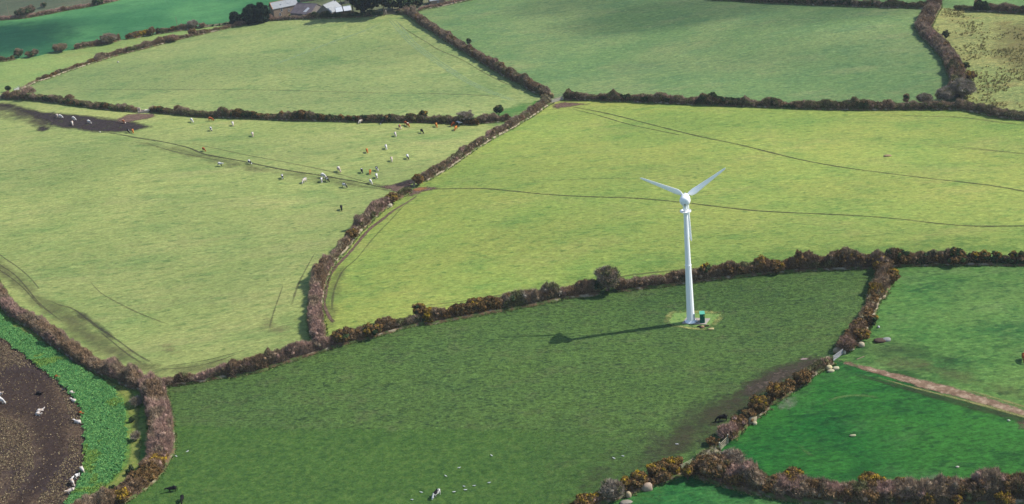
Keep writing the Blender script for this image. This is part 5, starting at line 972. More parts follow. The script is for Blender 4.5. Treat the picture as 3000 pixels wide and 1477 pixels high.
# ------------------------------------------------------------------ stones
def boulder(px, py, r, label, col=(206, 196, 172), sx=1.2, sy=1.0, sz=.7, cat='boulder', name='boulder', rot=0.0, mat=None):
    seedc[0] += 1; g = np.random.default_rng(seedc[0]); P = G(px, py)
    V = ICO_V; Fc = ICO_F
    # one subdivision
    V2 = list(map(tuple, V)); cache = {}; F2 = []
    def md(a, b):
        k = (min(a, b), max(a, b))
        if k not in cache: p = np.array(V2[a]) + np.array(V2[b]); V2.append(tuple(p / np.linalg.norm(p))); cache[k] = len(V2) - 1
        return cache[k]
    for a, b, c in Fc: x, y, z = md(a, b), md(b, c), md(c, a); F2 += [(a, x, z), (b, y, x), (c, z, y), (x, y, z)]
    V2 = np.array(V2); V2 *= (1 + .22 * (vnoise(V2 * 1.6 + seedc[0], 3) - .5) * 2)[:, None]
    V2 = np.sign(V2) * np.abs(V2) ** .8
    V2 = V2 * (r * sx, r * sy, r * sz); c_, s_ = math.cos(rot), math.sin(rot); V2 = np.c_[V2[:, 0] * c_ - V2[:, 1] * s_, V2[:, 0] * s_ + V2[:, 1] * c_, V2[:, 2]]
    r *= .8; col = tuple(int(q_ * .88) for q_ in col); nm = 'rock_%d_%d_%d' % col
    m = mat or bpy.data.materials.get(nm) or plain(nm, col, .95, .1, K, .18, 1.5, bumpd=.06)
    o = mesh_np(name, V2 + P + (0, 0, r * sz * .62), np.array(F2), m, P); tag(o, label, cat); return o
boulder(1896, 1434, 1.0, 'big rounded pink-white boulder in the bottom gorse row', (214, 190, 168), 1.15, .9, .95)
boulder(1842, 1456, .75, 'pale upright stone below the grey leafless bush', (214, 196, 160), .8, .7, 1.1)
boulder(1834, 1474, 1.1, 'flat grey slab at the bottom edge below the upright stone', (182, 172, 156), 1.1, .7, .3)
boulder(2084, 1322, .5, 'round white stone on the turfed bank between the gates', (236, 226, 206), 1, 1, 1)
boulder(2097, 1322, .45, 'pale stone touching the post of the upper wooden gate', (206, 198, 170), 1, 1, 1.1)
boulder(2429, 1081, .75, 'largest of three white boulders below the metal gate', (240, 226, 176), 1.0, .9, .75)
boulder(2434, 1089, .7, 'lowest of three white boulders below the metal gate', (236, 226, 184), 1.2, .7, .5)
boulder(2449, 1081, .65, 'rightmost of three white boulders below the metal gate', (234, 224, 184), 1.2, .8, .55)
boulder(2425, 1058, .7, 'pale stone stacked at the left end of the metal gate', (214, 204, 160), .9, .8, 1.1)
boulder(2432, 1066, .6, 'second pale stone in front of the left gate end', (196, 184, 140), .9, .8, 1.0)
boulder(2455, 1031, .9, 'tan stone just behind the metal gate', (208, 188, 150), 1.3, .8, .8)
boulder(2474, 1037, .5, 'white stone at the right end of the metal gate', (230, 222, 196), .7, .6, 1.2)
boulder(2494, 1025, .6, 'white stone right of the metal gate under the brambles', (236, 228, 196), 1.1, .8, .8)
boulder(2523, 1014, .75, 'pale boulder in the grass right above the dirt track', (222, 208, 176), 1, .9, .9)
boulder(2574, 960, .3, 'tiny white stone beside the round dark gorse', (240, 238, 232), 1, 1, 1)
boulder(2580, 1000, 1.1, 'brown weathered half of the cattle drinking hollow', (112, 92, 80), 1.4, .9, .35, 'mound', 'earth_mound')
boulder(2597, 997, .8, 'pale grey stone at the end of the brown hollow', (176, 178, 172), 1.2, 1.0, .5)
boulder(2211, 1243, .5, 'white stone below the tilted stone slab', (230, 220, 180), 1, .9, .8)
boulder(2204, 1238, 1.1, 'tilted pale stone slab poking out of the gorse hedge', (204, 190, 158), 1.1, .45, 1.0, rot=.6)
boulder(498, 1129, .75, 'round white boulder near the lower left hedge junction', (236, 226, 206), 1, 1, .95)
boulder(343, 1462, .55, 'white stone left of the bright yellow gorse', (226, 222, 208), 1.1, .9, .8)
boulder(1142, 606, .9, 'white rock under the round gorse below the muddy gateway', (222, 212, 180), 1.1, .9, .8)
boulder(1198, 566, .6, 'white stone at the lower side of the muddy gateway', (214, 208, 194), .8, .7, 1.1)
boulder(1214, 546, .6, 'pale upright gatepost stone on the upper side of the muddy gateway', (206, 190, 160), .6, .6, 1.8, name='gate_stone')
boulder(1282, 500, .6, 'pale stone in the hedge above the muddy gateway', (206, 196, 168), 1.2, 1, .8)
boulder(1240, 524, .7, 'grey-white rock between gorse and twigs above the gateway', (196, 188, 164), 1.0, .8, 1.2)
boulder(992, 752, .7, 'white rock, upper one beside the red mud path', (232, 224, 204), 1, .9, .8)
boulder(974, 774, .65, 'white rock, middle one beside the red mud path', (214, 204, 176), 1, .9, .8)
boulder(957, 799, .5, 'white rock, lower one beside the red mud path', (222, 210, 180), 1, .9, .8)
boulder(1066, 668, .6, 'pale mossy rock in the curving middle hedge', (186, 182, 140), 1.1, 1, .8)
boulder(903, 1027, .5, 'small white stone in the hedge left of the red path corner', (214, 208, 190), 1, .9, .8)
boulder(800, 1069, .55, 'white stone at the foot of the hedge between rounded shrubs', (206, 204, 178), 1.2, .9, .7)
boulder(1613, 284, .8, 'left one of two standing stones behind the pale field gate', (206, 178, 126), .75, .6, 1.5, name='standing_stone')
boulder(1619.5, 285, .8, 'right one of two standing stones behind the pale field gate', (210, 186, 128), .7, .6, 1.4, name='standing_stone')
boulder(1590, 312, .8, 'tan rock in the hedge left of the pale field gate', (200, 180, 128), .9, .8, 1.1)
boulder(1550, 338, .9, 'pale stone pile in the hedge further left of the gate', (206, 192, 160), 1.6, .8, .7, name='stone_pile')
boulder(1778, 851, .45, 'small pale stone under the bare round tree', (206, 170, 146), 1, .9, 1)
boulder(293, 388, .35, 'lone white stone below the trampled mud', (236, 230, 206), 1, 1, .8)
boulder(2381, 1446, .5, 'small pale rock in the shade of the bottom right hedge', (176, 190, 160), 1.2, 1, .8)
boulder(2498, 1277, .45, 'small pale stone in the middle of the vivid green field', (206, 204, 160), 1.6, .7, .4)
boulder(2805, 1369, .3, 'tiny white stone in the lower part of the vivid green field', (226, 222, 200), 1.2, .8, .5)
boulder(2955, 1233, .3, 'tiny white stone near the bare brown patch at right', (214, 226, 196), 1, .9, .6)
boulder(2600, 458, .9, 'single tan stone lying in the sunny field at right', (206, 176, 134), 1.4, .7, .4)
boulder(2083, 965, .55, 'cream flat stone at the near right corner of the turbine plot', (226, 208, 150), 1.5, .8, .4)
boulder(2058, 960, .55, 'pinkish rubble stone in front of the concrete pad', (186, 150, 118), 1, .8, .6)
boulder(20, 276, .7, 'white rock at the far left below the small dark bush', (214, 206, 190), 1.2, .9, .8)
boulder(3, 290, .9, 'pale stone post at the left edge', (196, 180, 150), .6, .6, 1.5, name='standing_stone')
boulder(346, 183, .5, 'white stone at the foot of the grey-brown hedge on the slope', (214, 212, 190), 1, .8, .8)
boulder(131, 293, .5, 'pale stone on top of the mud hedge', (214, 200, 150), 1.2, .9, .7)
p = G(2510, 1054); q = G(2532, 1045); o = mesh_np('plank', *bar(p + (0, 0, .08), q + (0, 0, .08), .22, .08), WOOD, p); tag(o, 'pale wooden plank lying in the grass by the dirt track', 'plank')
# tunnel hole rubble by the plot
boulder(2051, 957, .5, 'dark clod of dug earth in front of the concrete pad', (58, 52, 46), 1.6, .7, .35, 'earth clod', 'earth_clod')
boulder(2069, 956, .5, 'dark clod of dug earth at the near corner of the pad', (58, 52, 46), 1.6, .7, .35, 'earth clod', 'earth_clod')
# stone gap in the hedge above the mud
p = G(409, 330); o = mesh_np('gate_stone', *box(p[0], p[1], p[2] + .95, 1.15, .7, 2.2), plain('granite_pale', (206, 186, 166), .9, .1, K, .15, 1.2, bumpd=.05), p); tag(o, 'pale upright granite post at the gap in the mud hedge', 'stone post')
gr = bpy.data.materials['granite_pale']
p = G(421, 331); rt = empty('stone_trough', p); tag(rt, 'low stone trough filling the gap in the mud hedge', 'trough')
mesh_np('wall', *box(p[0], p[1], p[2] + .35, 4.4, .3, .9), gr, p, rt); mesh_np('wall', *box(p[0], p[1] + 2.0, p[2] + .35, 4.4, .3, .9), gr, p, rt); mesh_np('end_wall', *box(p[0] - 2.1, p[1] + 1.0, p[2] + .35, .3, 1.7, .88), gr, p, rt); mesh_np('end_wall', *box(p[0] + 2.1, p[1] + 1.0, p[2] + .35, .3, 1.7, .88), gr, p, rt)
mesh_np('floor', *box(p[0], p[1] + 1.0, p[2] + .3, 3.9, 1.7, .5), plain('trough_water', (140, 128, 130), .2, .5, K), p, rt)
p = G(432, 331); o = mesh_np('cover_slab', *box(p[0], p[1] + .8, p[2] + 1.0, 2.3, 1.4, .35), plain('slab_white', (236, 226, 206), .9, .1, K), p); tag(o, 'white slab lying on the right end of the stone trough', 'slab')

# ------------------------------------------------------------------ gates
def gate(pa, pb, h, nb, label, mat, post=None, brace=True, name='field_gate', posts=True, sheetm=None, th=.06, postw=.2, posth=None):
    a = G(*pa); b = G(*pb); root = empty(name, a); tag(root, label, 'gate'); Z = np.array([0, 0, 1.])
    if posts:
        for e in (a, b): mesh_np('post', *bar(e - Z * .2, e + Z * (posth or h + .15), postw, postw), post or mat, a, root)
    d = (b - a) / np.linalg.norm(b - a); a2 = a + d * postw; b2 = b - d * postw
    for k in range(nb):
        z = .15 + (h - .15) * (k / (nb - 1)) ** 1.15; mesh_np('rail', *bar(a2 + Z * z, b2 + Z * z, .05, th + (.03 if k == nb - 1 else 0)), mat, a, root)
    for e in (a2, b2): mesh_np('stile', *bar(e + Z * .12, e + Z * (h + .02), .07, .07), mat, a, root)
    mesh_np('upright', *bar((a2 + b2) / 2 + Z * .14, (a2 + b2) / 2 + Z * h, .06, .05), mat, a, root)
    if brace: mesh_np('brace', *bar(a2 + Z * h * .95, (a2 + b2) / 2 + Z * .16, .05, .05), mat, a, root)
    if sheetm: mesh_np('panel', *bar(a2 + Z * h * .42, b2 + Z * h * .42, .03, h * .66), sheetm, a, root)
    return root
GALV = plain('galvanised_steel', (206, 204, 206), .5, .4, K, .05, 3)
PALEW = plain('pale_gate_wood', (216, 206, 176), .8, .2, K, .08, 3)
SHEETG = plain('grey_mesh_panel', (186, 180, 178), .7, .2, K, .05, 3)
gate((2440, 1060), (2470, 1037.5), 1.35, 7, 'galvanised seven bar field gate closing the dirt track', GALV, WOOD)
gate((2109, 1322), (2133, 1298), 1.6, 5, 'upper wooden rail gate beside the round white stone', PALEW, PALEW, posth=2.1, postw=.28)
gate((1994, 1382), (2031, 1363), 1.5, 6, 'lower slatted gate beside the gorse with yellow crowns', PALEW, WOOD)
gate((1615.5, 303), (1650, 293), 1.7, 6, 'pale field gate with mesh panel at the meeting of the hedges', PALEW, PALEW, sheetm=SHEETG, th=.1)
gate((1622, 285), (1650, 284), 1.3, 5, 'thin grey gate behind the pale field gate', plain('thin_steel', (150, 168, 146), .6, .3, K), None, brace=False)
gate((43, 271), (58, 263), 1.9, 5, 'grey sheet gate at the far left', plain('grey_green_steel', (150, 168, 152), .6, .3, K), None, sheetm=SHEETG, th=.1)
gate((1118, 44.5), (1164, 40.5), 1.2, 4, 'wooden gate under the farm trees at the top of the light tracks', WOOD, WOOD, th=.1)
boulder(1131, 43, .8, 'pale gate post stone beside the two stemmed pine', (206, 190, 170), .5, .5, 2.2, name='gate_stone')

# ------------------------------------------------------------------ poles
for (x_, y_, h_, lb) in ((30, 56, 9.0, 'tall thin pole by the bracken bank at the top left'), (520.5, 80, 5.6, 'short wooden pole on the edge of the teal field'), (2759, 14, 3.4, 'dark post beside the top of the broad purple hedge')):
    p = G(x_, y_); rt = empty('wooden_pole', p); tag(rt, lb, 'pole')
    mesh_np('shaft', *tube([p + (0, 0, -.3), p + (0, 0, h_)], [.13, .09], 6), WOOD, p, rt); mesh_np('cap', *box(p[0], p[1], p[2] + h_ + .04, .22, .22, .08), WOOD, p, rt)
for (x_, y_, lb) in ((2142, 1430, 'weathered post in the gorse of the lower row'),):
    pass
# ------------------------------------------------------------------ cattle
def coat(name, base, patch_, lo, hi, scale=1.15, seed=0.0, belly=None):
    m, t, b = newmat(name); b.inputs['Roughness'].default_value = .75
    tc = N(t, 'ShaderNodeTexCoord'); oi = N(t, 'ShaderNodeObjectInfo')
    mp = N(t, 'ShaderNodeVectorMath', operation='SCALE'); cx = N(t, 'ShaderNodeCombineXYZ')
    for i in range(3): t.links.new(oi.outputs['Random'], cx.inputs[i])
    t.links.new(cx.outputs[0], mp.inputs[0]); mp.inputs['Scale'].default_value = 31.0 + seed
    ad = N(t, 'ShaderNodeVectorMath', operation='ADD'); t.links.new(tc.outputs['Object'], ad.inputs[0]); t.links.new(mp.outputs[0], ad.inputs[1])
    fac = mrange(t, noise(t, ad.outputs[0], scale, 2, .4), lo, hi)
    c = mixc(t, fac, s2l(base, K), s2l(patch_, K)); t.links.new(c, b.inputs['Base Color']); return m
COAT = {
 'white': coat('coat_white', (236, 230, 222), (74, 66, 62), .66, .69),
 'purewhite': coat('coat_pale', (232, 222, 212), (206, 182, 160), .45, .62),
 'bw': coat('coat_black_and_white', (244, 240, 234), (26, 26, 30), .50, .53),
 'bwd': coat('coat_mostly_black', (240, 236, 228), (26, 26, 30), .40, .43),
 'black': coat('coat_black', (24, 24, 27), (36, 32, 32), .4, .7),
 'brown': coat('coat_brown', (184, 96, 44), (140, 70, 34), .45, .6),
 'tan': coat('coat_orange_tan', (220, 140, 66), (184, 102, 46), .45, .6),
 'bnw': coat('coat_brown_and_white', (240, 226, 204), (178, 102, 56), .45, .49),
}
def skin_mesh(name, verts, edges):
    me = bpy.data.meshes.new(name + '_src'); me.from_pydata([v[:3] for v in verts], edges, []); o = bpy.data.objects.new(name + '_src', me); C.objects.link(o)
    sk = o.modifiers.new('s', 'SKIN'); sk.use_smooth_shade = True
    dat = me.skin_vertices[0].data if me.skin_vertices else None
    if dat is None:
        bpy.context.view_layer.objects.active = o; dat = me.skin_vertices[0].data
    for i, v in enumerate(verts): dat[i].radius = (v[3], v[4] if len(v) > 4 else v[3])
    dat[0].use_root = True
    ss = o.modifiers.new('u', 'SUBSURF'); ss.levels = 1; ss.render_levels = 1
    dg = bpy.context.evaluated_depsgraph_get(); dg.update()
    m2 = bpy.data.meshes.new_from_object(o.evaluated_get(dg)); m2.name = name
    bpy.data.objects.remove(o); return m2
def cow_mesh(pose):
    V = [(-.15, 0, 1.0, .37, .36), (-.6, 0, 1.03, .33, .33), (-.85, 0, 1.02, .24, .27), (.35, 0, .98, .34, .38), (.68, 0, 1.03, .23, .30)]
    E = [(0, 1), (1, 2), (0, 3), (3, 4)]
    def add(v, par): V.append(v); E.append((par, len(V) - 1)); return len(V) - 1
    if pose == 'graze': n1 = add((.98, 0, .80, .15, .19), 4); n2 = add((1.22, .03, .45, .12, .14), n1); h1 = add((1.32, .05, .22, .12, .12), n2); h2 = add((1.36, .06, .05, .08, .07), h1)
    elif pose == 'walk': n1 = add((1.0, 0, 1.12, .14, .18), 4); n2 = add((1.25, .04, 1.18, .12, .13), n1); h1 = add((1.45, .07, 1.12, .12, .12), n2); h2 = add((1.68, .1, 1.0, .08, .07), h1)
    else: n1 = add((.95, 0, 1.16, .14, .18), 4); n2 = add((1.1, .12, 1.38, .12, .13), n1); h1 = add((1.22, .25, 1.4, .12, .12), n2); h2 = add((1.35, .42, 1.3, .08, .07), h1)
    for s in (-1, 1):
        e = add((V[n2][0] - .02, V[n2][1] + s * .24, V[n2][2] + .03, .045, .03), n2)
    if pose != 'lie':
        for s in (-1, 1):
            sw = .12 * s if pose == 'walk' else .05 * s
            a = add((-.74, .17 * s, .76, .15, .13), 1); b_ = add((-.82 + sw, .19 * s, .48, .075, .07), a); add((-.76 + sw * 1.6, .19 * s, .04, .055, .055), b_)
            a = add((.50, .16 * s, .70, .12, .10), 3); b_ = add((.50 - sw, .18 * s, .42, .07, .06), a); add((.50 - sw * 1.6, .18 * s, .04, .055, .055), b_)
        t1 = add((-1.08, 0, 1.12, .045, .04), 2); t2 = add((-1.16, .02, .75, .03, .03), t1); add((-1.14, .03, .42, .055, .05), t2)
        ud = add((-.5, 0, .66, .14, .14), 1)
        m = skin_mesh('cow_' + pose, V, E)
    else:
        V = [(v[0], v[1] + (.06 if i < 5 else 0), v[2] - .62, v[3] * 1.12, v[4] if len(v) > 4 else v[3]) for i, v in enumerate(V)]
        for s in (-1, 1):
            a = len(V); V.append((-.5, .34 * s, .2, .17, .15)); E.append((1, a)); V.append((-.1, .45 * s, .1, .08, .08)); E.append((a, a + 1)); V.append((-.42, .5 * s, .06, .055, .055)); E.append((a + 1, a + 2))
            a = len(V); V.append((.55, .24 * s, .18, .13, .12)); E.append((3, a)); V.append((.82, .26 * s, .1, .07, .07)); E.append((a, a + 1)); V.append((.62, .34 * s, .05, .05, .05)); E.append((a + 1, a + 2))
        a = len(V); V.append((-1.1, .12, .3, .05, .05)); E.append((2, a)); V.append((-1.15, .3, .07, .04, .04)); E.append((a, a + 1))
        m = skin_mesh('cow_lie', V, E)
    m.materials.append(COAT['white']); return m
CM = {k: cow_mesh(k) for k in ('graze', 'walk', 'lie', 'stand')}
COW_G = {'f': 'cattle grazing in the field with the trampled mud', 'p': 'cattle on the ploughed brown field', 'd': 'dark cattle in the turbine field'}
def cow(px, py, hx, hy, pose, ct, label, grp, k=1.0, name='cow'):
    P = G(px, py); Q = G(px + hx, py + hy); a = math.atan2(Q[1] - P[1], Q[0] - P[0])
    o = bpy.data.objects.new(name, CM[pose]); C.objects.link(o); o.location = tuple(P - (0, 0, .02)); o.rotation_euler = (0, 0, a); k *= 1.1 if grp == 'f' else (.92 if grp == 'p' else 1.0); o.scale = (k, k, k)
    o.material_slots[0].link = 'OBJECT'; o.material_slots[0].material = COAT[ct]
    tag(o, label, 'cow', COW_G[grp]); return o
COWS = [
 (168, 345, 0, 6, 'stand', 'purewhite', 'white cow facing the viewer at the left end of the trampled mud', 'f', 1.0),
 (178, 346, 10, 1, 'graze', 'white', 'white cow grazing to the right, hidden half by the leftmost one on the mud', 'f', 1.0),
 (217, 352, 10, 2, 'graze', 'white', 'white cow grazing to the right behind the second pair on the mud', 'f', 1.0),
 (213, 366, 2, 8, 'graze', 'purewhite', 'white cow facing the viewer in front of the pair on the mud', 'f', 1.05),
 (262, 362, 10, 2, 'graze', 'white', 'lone white backed cow at the right part of the trampled mud', 'f', 1.0),
 (363, 361, 10, 3, 'graze', 'bnw', 'tan and white cow just below the reddish mud by the stone trough', 'f', .95),
 (377, 389, 5, 5, 'graze', 'bwd', 'dark cow with pale rump, left of the pair where the cow path leaves the mud', 'f', .95),
 (390, 389, 3, 6, 'graze', 'tan', 'orange cow, right of the pair where the cow path leaves the mud', 'f', .95),
 (563, 358, 10, 6, 'graze', 'white', 'white cow nearest the long hedge on the left, grazing right', 'f', 1.05),
 (618, 354, 12, 1, 'graze', 'brown', 'red-brown cow beside the foot of the long dark hedge on the left', 'f', 1.05),
 (619, 383, 6, 8, 'graze', 'bw', 'black and white cow below the red-brown one', 'f', 1.0),
 (683, 368, 2, 8, 'graze', 'purewhite', 'white cow alone right of the red-brown one, end on', 'f', 1.0),
 (741, 399, 2, 8, 'graze', 'purewhite', 'white cow end on, lower right of the other lone white one', 'f', 1.0),
 (1058, 361, -9, 3, 'graze', 'purewhite', 'white cow right against the long dark hedge, leftmost there', 'f', 1.0),
 (1122, 362, -9, 4, 'graze', 'bwd', 'mostly black cow with white rump in the hedge shade', 'f', 1.05),
 (1172, 377, 8, 6, 'graze', 'bnw', 'brown and cream cow left below the brown pair', 'f', 1.0),
 (1190, 367, 10, 4, 'graze', 'brown', 'brown cow, far one of the pair side by side', 'f', 1.0),
 (1196, 371, 9, 6, 'graze', 'bnw', 'brown and white cow, near one of the pair side by side', 'f', 1.0),
 (1237, 390, 10, 6, 'graze', 'black', 'black cow grazing right under the herd hedge', 'f', 1.0),
 (1279, 372, 4, 6, 'graze', 'tan', 'orange-brown cow alone between the black cow and the bare tree group', 'f', 1.0),
 (1328, 369, -9, 4, 'graze', 'brown', 'dark brown cow left in the group of three by the bare tree', 'f', 1.0),
 (1344, 367, 10, 2, 'walk', 'bw', 'white and black cow behind in the group of three by the bare tree', 'f', 1.05),
 (1336, 381, -8, 6, 'graze', 'tan', 'pale orange cow in front in the group of three by the bare tree', 'f', 1.05),
 (1159, 399, 4, 7, 'graze', 'purewhite', 'white cow end on below the brown pair', 'f', 1.0),
 (1132, 436, 3, 7, 'graze', 'white', 'white cow with a dark face above the orange one', 'f', 1.0),
 (1076, 447, 4, 7, 'graze', 'tan', 'bright orange-brown cow standing alone in mid field', 'f', .95),
 (1148, 472, 2, 8, 'graze', 'purewhite', 'white cow left of the black and white one near the hedge', 'f', .95),
 (1195, 465, 5, 7, 'graze', 'bw', 'black and white cow closest to the right hedge', 'f', 1.0),
 (994, 503, 8, 7, 'graze', 'purewhite', 'big white cow grazing just above the cow path', 'f', 1.15),
 (948, 521, 10, 3, 'graze', 'white', 'white cow with dark head standing on the cow path, top of the trio', 'f', 1.1),
 (943, 533, 0, 8, 'graze', 'bw', 'cow facing the viewer, lower left of the trio', 'f', .95),
 (960, 532, 9, 6, 'graze', 'bwd', 'black and white cow grazing right, lower right of the trio', 'f', 1.0),
 (1010, 549, 11, 4, 'graze', 'bw', 'black and white cow grazing right below the cow path', 'f', 1.05),
 (1061, 506, 4, 7, 'graze', 'bwd', 'grey-looking black and white cow left of the small brown one', 'f', .95),
 (1085, 509, -3, 6, 'graze', 'tan', 'small orange cow between two black and white ones', 'f', .9),
 (1105, 500, 6, 6, 'graze', 'bw', 'white cow with black belly upper right of the small orange one', 'f', .95),
 (1104, 521, 2, 7, 'graze', 'bw', 'white topped cow right below the small orange one', 'f', .95),
 (1087, 538, 6, 5, 'graze', 'white', 'white cow standing on the cow path near the gateway', 'f', .95),
 (1001, 615, 1, 8, 'graze', 'black', 'lone black cow in the empty lower part of the field', 'f', .95),
 (598, 443, 9, 4, 'graze', 'brown', 'golden brown cow above the cow path on the left', 'f', .95),
 (646, 487, 12, 2, 'walk', 'bw', 'black and white cow walking right just below the cow path', 'f', 1.0),
 (732, 480, 8, 4, 'graze', 'bw', 'black and white cow standing right on the cow path', 'f', .95),
 (828, 523, 3, 7, 'graze', 'bw', 'black and white cow left of the plain white one under the path', 'f', .95),
 (893, 535, -8, 5, 'graze', 'purewhite', 'plain white cow under the path left of the trio', 'f', 1.1),
 (-2, 1156, 12, 2, 'lie', 'purewhite', 'white cow lying at the very left edge, upper one', 'p', 1.1),
 (6, 1180, 12, 4, 'graze', 'white', 'white cow standing at the very left edge, lower one', 'p', 1.15),
 (115, 1156, 14, 4, 'lie', 'black', 'black cow lying on the dark ploughed soil', 'p', 1.05),
 (119, 1205, 14, -4, 'lie', 'purewhite', 'white cow lying, upper one of the touching pair on the soil', 'p', .95),
 (113, 1216, 14, 4, 'lie', 'purewhite', 'white cow lying, lower one of the touching pair on the soil', 'p', 1.0),
 (167, 1107, 12, 5, 'lie', 'brown', 'orange-brown cow lying at the top of the row beside the crop', 'p', .95),
 (195, 1141, -12, 5, 'lie', 'bwd', 'black and white cow lying second in the row beside the crop', 'p', .95),
 (211, 1154, 10, 6, 'lie', 'purewhite', 'white cow lying third in the row beside the crop', 'p', 1.0),
 (217, 1176, -12, -5, 'lie', 'purewhite', 'white cow lying fourth in the row beside the crop', 'p', 1.0),
 (237, 1214, 10, 6, 'lie', 'brown', 'red cow lying fifth in the row beside the crop', 'p', .95),
 (229, 1239, -13, -3, 'lie', 'purewhite', 'long white cow lying sixth in the row beside the crop', 'p', 1.15),
 (243, 1384, 7, 8, 'graze', 'purewhite', 'white cow grazing at the crop edge, uppermost of the lower four', 'p', 1.05),
 (226, 1403, -12, 9, 'walk', 'bw', 'black and white cow with visible legs, second of the lower four', 'p', 1.05),
 (214, 1420, 7, 10, 'graze', 'purewhite', 'white cow with an orange head, third of the lower four', 'p', 1.05),
 (208, 1446, -10, 4, 'stand', 'purewhite', 'pinkish white cow, lowest of the lower four at the crop edge', 'p', 1.0),
 (506, 1441, -12, 2, 'walk', 'black', 'black bullock walking left at the bottom left of the turbine field', 'd', 1.0),
 (535, 1469, -3, 12, 'graze', 'black', 'black bullock end on, lower of the bottom left pair', 'd', .95),
 (1280, 1455, -12, 10, 'graze', 'bw', 'black and white cow grazing among the gulls at the bottom', 'd', 1.1),
 (2116, 1234, -14, 2, 'graze', 'black', 'black cow standing beside the orange gorse hedge', 'd', 1.15),
 (3000, 1058, 3, 10, 'graze', 'brown', 'brown cow cut by the right edge of the picture', 'd', 1.25),
]
for c_ in COWS: cow(*c_)

# ------------------------------------------------------------------ gulls
gv, gf = join([(ICO_V * (.24, .1, .1) + (0, 0, .16), ICO_F), (ICO_V * (.07, .055, .055) + (.24, 0, .27), ICO_F), bar((.1, 0, .18), (.24, 0, .26), .08, .08), (np.array([(-.2, .07, .18), (-.2, -.07, .18), (-.42, .04, .15), (-.42, -.04, .15), (-.2, 0, .13)]), [(0, 1, 3, 2), (0, 4, 1), (0, 2, 4), (1, 4, 3), (2, 3, 4)]), bar((.3, 0, .27), (.37, 0, .25), .02, .02), bar((.02, .04, 0), (.02, .04, .1), .015, .015), bar((.02, -.04, 0), (.02, -.04, .1), .015, .015)])
GW = plain('feathers_white', (250, 250, 250), .7, .2, K, .02)
gme = bpy.data.meshes.new('gull'); gme.from_pydata([tuple(v) for v in gv], [], [tuple(int(i) for i in f) for f in gf]); gme.materials.append(GW)
wing = bpy.data.meshes.new('wing'); wv, wf = join([(ICO_V * (.2, .03, .06) + (-.06, .1, .18), ICO_F), (ICO_V * (.2, .03, .06) + (-.06, -.1, .18), ICO_F)]); wing.from_pydata([tuple(v) for v in wv], [], [tuple(int(i) for i in f) for f in wf]); wing.materials.append(plain('feathers_grey', (206, 210, 214), .7, .2, K, .03))
GULLS = [(1234, 1444, 'white gull left of the bottom black and white cow'), (1208, 1466, 'white gull lowest at the left of the bottom cow'), (1330, 1443, 'white gull just right of the bottom cow, end on'), (1360, 1427, 'white gull, upper of the two close together right of the bottom cow'), (1363, 1437, 'white gull, lower of the two close together right of the bottom cow'), (1390, 1425, 'white gull rightmost of the flock by the bottom cow'), (1306, 1396, 'white gull straight above the bottom cow'), (1346, 1372, 'larger white gull upper right of the bottom cow'), (1440, 1336, 'white gull highest of the flock in the turbine field'), (1434, 1416, 'white gull beside the small dark patch right of the flock'),
 (1798, 1344, 'white gull alone on the trodden ground near the bottom gorse'), (1826, 1338, 'greyish gull right of the lone one on the trodden ground'), (1983, 1303, 'white gull left of the low orange gorse by the upper wooden gate'), (550, 1324, 'white gull right of the tall pinkish hedge, upper one'), (516, 1338, 'white gull right of the tall pinkish hedge, lower one')]
for i_, (x_, y_, lb) in enumerate(GULLS):
    p = G(x_, y_); rt = empty('gull', p); tag(rt, lb, 'gull', 'gulls standing in the turbine field'); a = rnd.uniform(-.9, .9) + (0 if i_ % 2 else 3.1); rt.rotation_euler = (0, 0, a); rt.scale = (1.0,) * 3
    for nm_, me_ in (('body', gme), ('wings', wing)): o = bpy.data.objects.new(nm_, me_); C.objects.link(o); o.parent = rt

# ------------------------------------------------------------------ uncountable ground growth
def scatter(polyW, dens, sd_, excl=None):
    W = np.asarray(polyW)[:, :2]; x0, y0 = W.min(0); x1, y1 = W.max(0); g = np.random.default_rng(sd_)
    n = int((x1 - x0) * (y1 - y0) * dens); P = g.uniform((x0, y0), (x1, y1), (n, 2)); P = P[inpoly(P, W)]
    d = np.array([CAM[0], CAM[1]]); v = P - d
    w_ = v[:, 1] * _f[1] - (terr(P[:, 0], P[:, 1]) - CAM_H) * -_f[2] if False else (np.c_[v, terr(P[:, 0], P[:, 1]) - CAM_H] @ _f)
    sx_ = (np.c_[v, terr(P[:, 0], P[:, 1]) - CAM_H] @ _R) / w_ * FPX + 1500; sy_ = 738.5 - (np.c_[v, terr(P[:, 0], P[:, 1]) - CAM_H] @ _U) / w_ * FPX
    return P[(sx_ > -160) & (sx_ < 3160) & (sy_ > -60) & (sy_ < 1560)]
STY['kale'] = dict(c=[(116, 184, 110), (94, 162, 96), (138, 198, 116), (154, 206, 118)], L=.19, w=.09, out=.55, n=9)
STY['kale_y'] = dict(c=[(146, 190, 96), (122, 178, 98), (168, 196, 92)], L=.26, w=.14, out=.6, n=11)
STY['clod'] = dict(c=[(150, 132, 102), (124, 106, 86), (184, 168, 130), (96, 82, 74)], L=.16, w=.16, out=.4, n=4)
STY['tuft'] = dict(c=[(178, 172, 106), (156, 154, 92), (200, 182, 120), (134, 128, 84)], L=.5, w=.07, out=1, n=10)
STY['sward'] = dict(c=[(92, 140, 74), (70, 116, 62), (122, 158, 84)], L=.28, w=.07, out=1, n=5)
for k_ in ('kale', 'kale_y', 'clod', 'tuft', 'sward'): STY[k_]['lin'] = np.array([s2l(c, K) for c in STY[k_]['c']])
CROP_RIGHT = [(-260, 590), (-60, 840), (0, 925), (40, 960), (110, 1000), (180, 1042), (250, 1090), (330, 1140), (362, 1190), (368, 1260), (370, 1330), (352, 1380), (316, 1420), (262, 1455), (210, 1505), (170, 1560)]
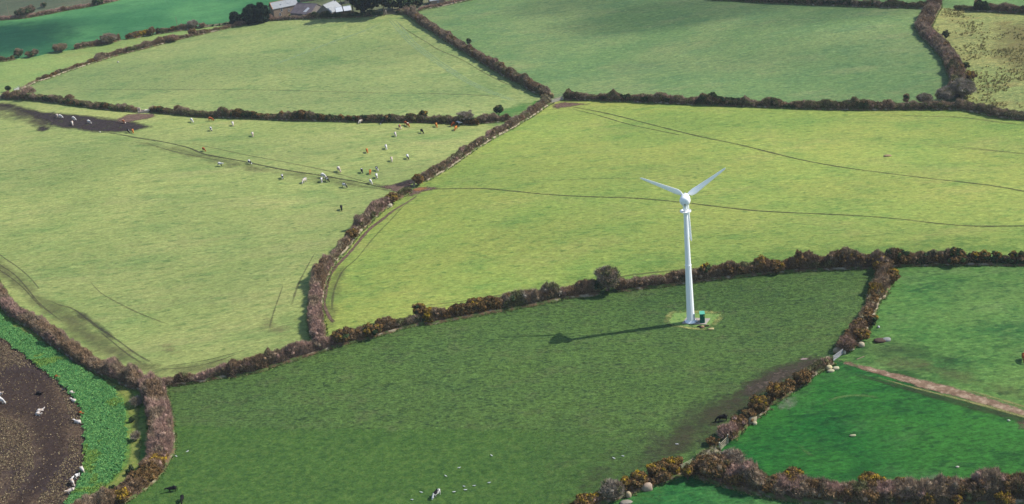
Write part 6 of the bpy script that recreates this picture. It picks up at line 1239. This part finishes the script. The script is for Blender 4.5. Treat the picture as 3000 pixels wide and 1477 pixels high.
cropW = [G(*p) for p in CROP_RIGHT + rv([p for p in PLOUGH_EDGE if p[1] < 1560])]
P_ = scatter(cropW, 22, 5); P_ = P_ + (np.c_[vnoise(np.c_[P_ / 1.8, P_[:, :1] * 0], 91), vnoise(np.c_[P_ / 1.8, P_[:, :1] * 0], 92)] - .5) * 1.0 + rng.normal(0, .22, P_.shape); c3 = np.c_[P_, terr(P_[:, 0], P_[:, 1]) + .22]; hN = vnoise(np.c_[P_ / 1.6, P_[:, :1] * 0], 8); c3[:, 2] += hN * .25
yel = vnoise(np.c_[P_ / 7, P_[:, :1] * 0], 12) + vnoise(np.c_[P_ / 1.5, P_[:, :1] * 0], 13) * .35
V, Fc, cc = grow(c3, rng.uniform(.13, .25, len(c3)), np.where(yel > .98, 'kale_y', 'kale'), 61, 1.0, core=.7)
tag(mesh_np('leafy_crop', V, Fc, FOL, (0, 0, 0), None, cc), 'bright green leafy fodder crop in a strip between the ploughed soil and the pinkish hedge', 'crop', kind='stuff')
P_ = scatter([G(*p) for p in [(-60, 930), (0, 985)] + PLOUGH_EDGE[3:-1] + [(60, 1560), (-60, 1560)]], 7, 6); dk = vnoise(np.c_[P_ / 9, P_[:, :1] * 0], 14); db = inpoly(P_, [G(*q) for q in DARK_BAND]); P_ = P_[((dk < .7) & ~db) | (rng.random(len(P_)) < .10)]
V, Fc, cc = grow(np.c_[P_, terr(P_[:, 0], P_[:, 1]) + .03], rng.uniform(.06, .16, len(P_)), ['clod'] * len(P_), 62, 1.0, core=1.0, flat=.7)
tag(mesh_np('crop_stubble', V, Fc, FOL, (0, 0, 0), None, cc), 'tan clods and eaten stalks strewn over the ploughed brown soil', 'stubble', kind='stuff')
P_ = scatter(WF['rough_pasture'], 1.0, 7); dk = vnoise(np.c_[P_ / 10, P_[:, :1] * 0], 15) + vnoise(np.c_[P_ / 3, P_[:, :1] * 0], 16) * .5; P_ = P_[dk + rng.uniform(-.35, .35, len(P_)) > .95]
V, Fc, cc = grow(np.c_[P_, terr(P_[:, 0], P_[:, 1]) + .1], rng.uniform(.12, .3, len(P_)), ['tuft'] * len(P_), 63, 1.1, core=.7)
tag(mesh_np('grass_tussocks', V, Fc, FOL, (0, 0, 0), None, cc), 'dry tussocks dotting the rough yellow pasture at the right', 'tussocks', kind='stuff')
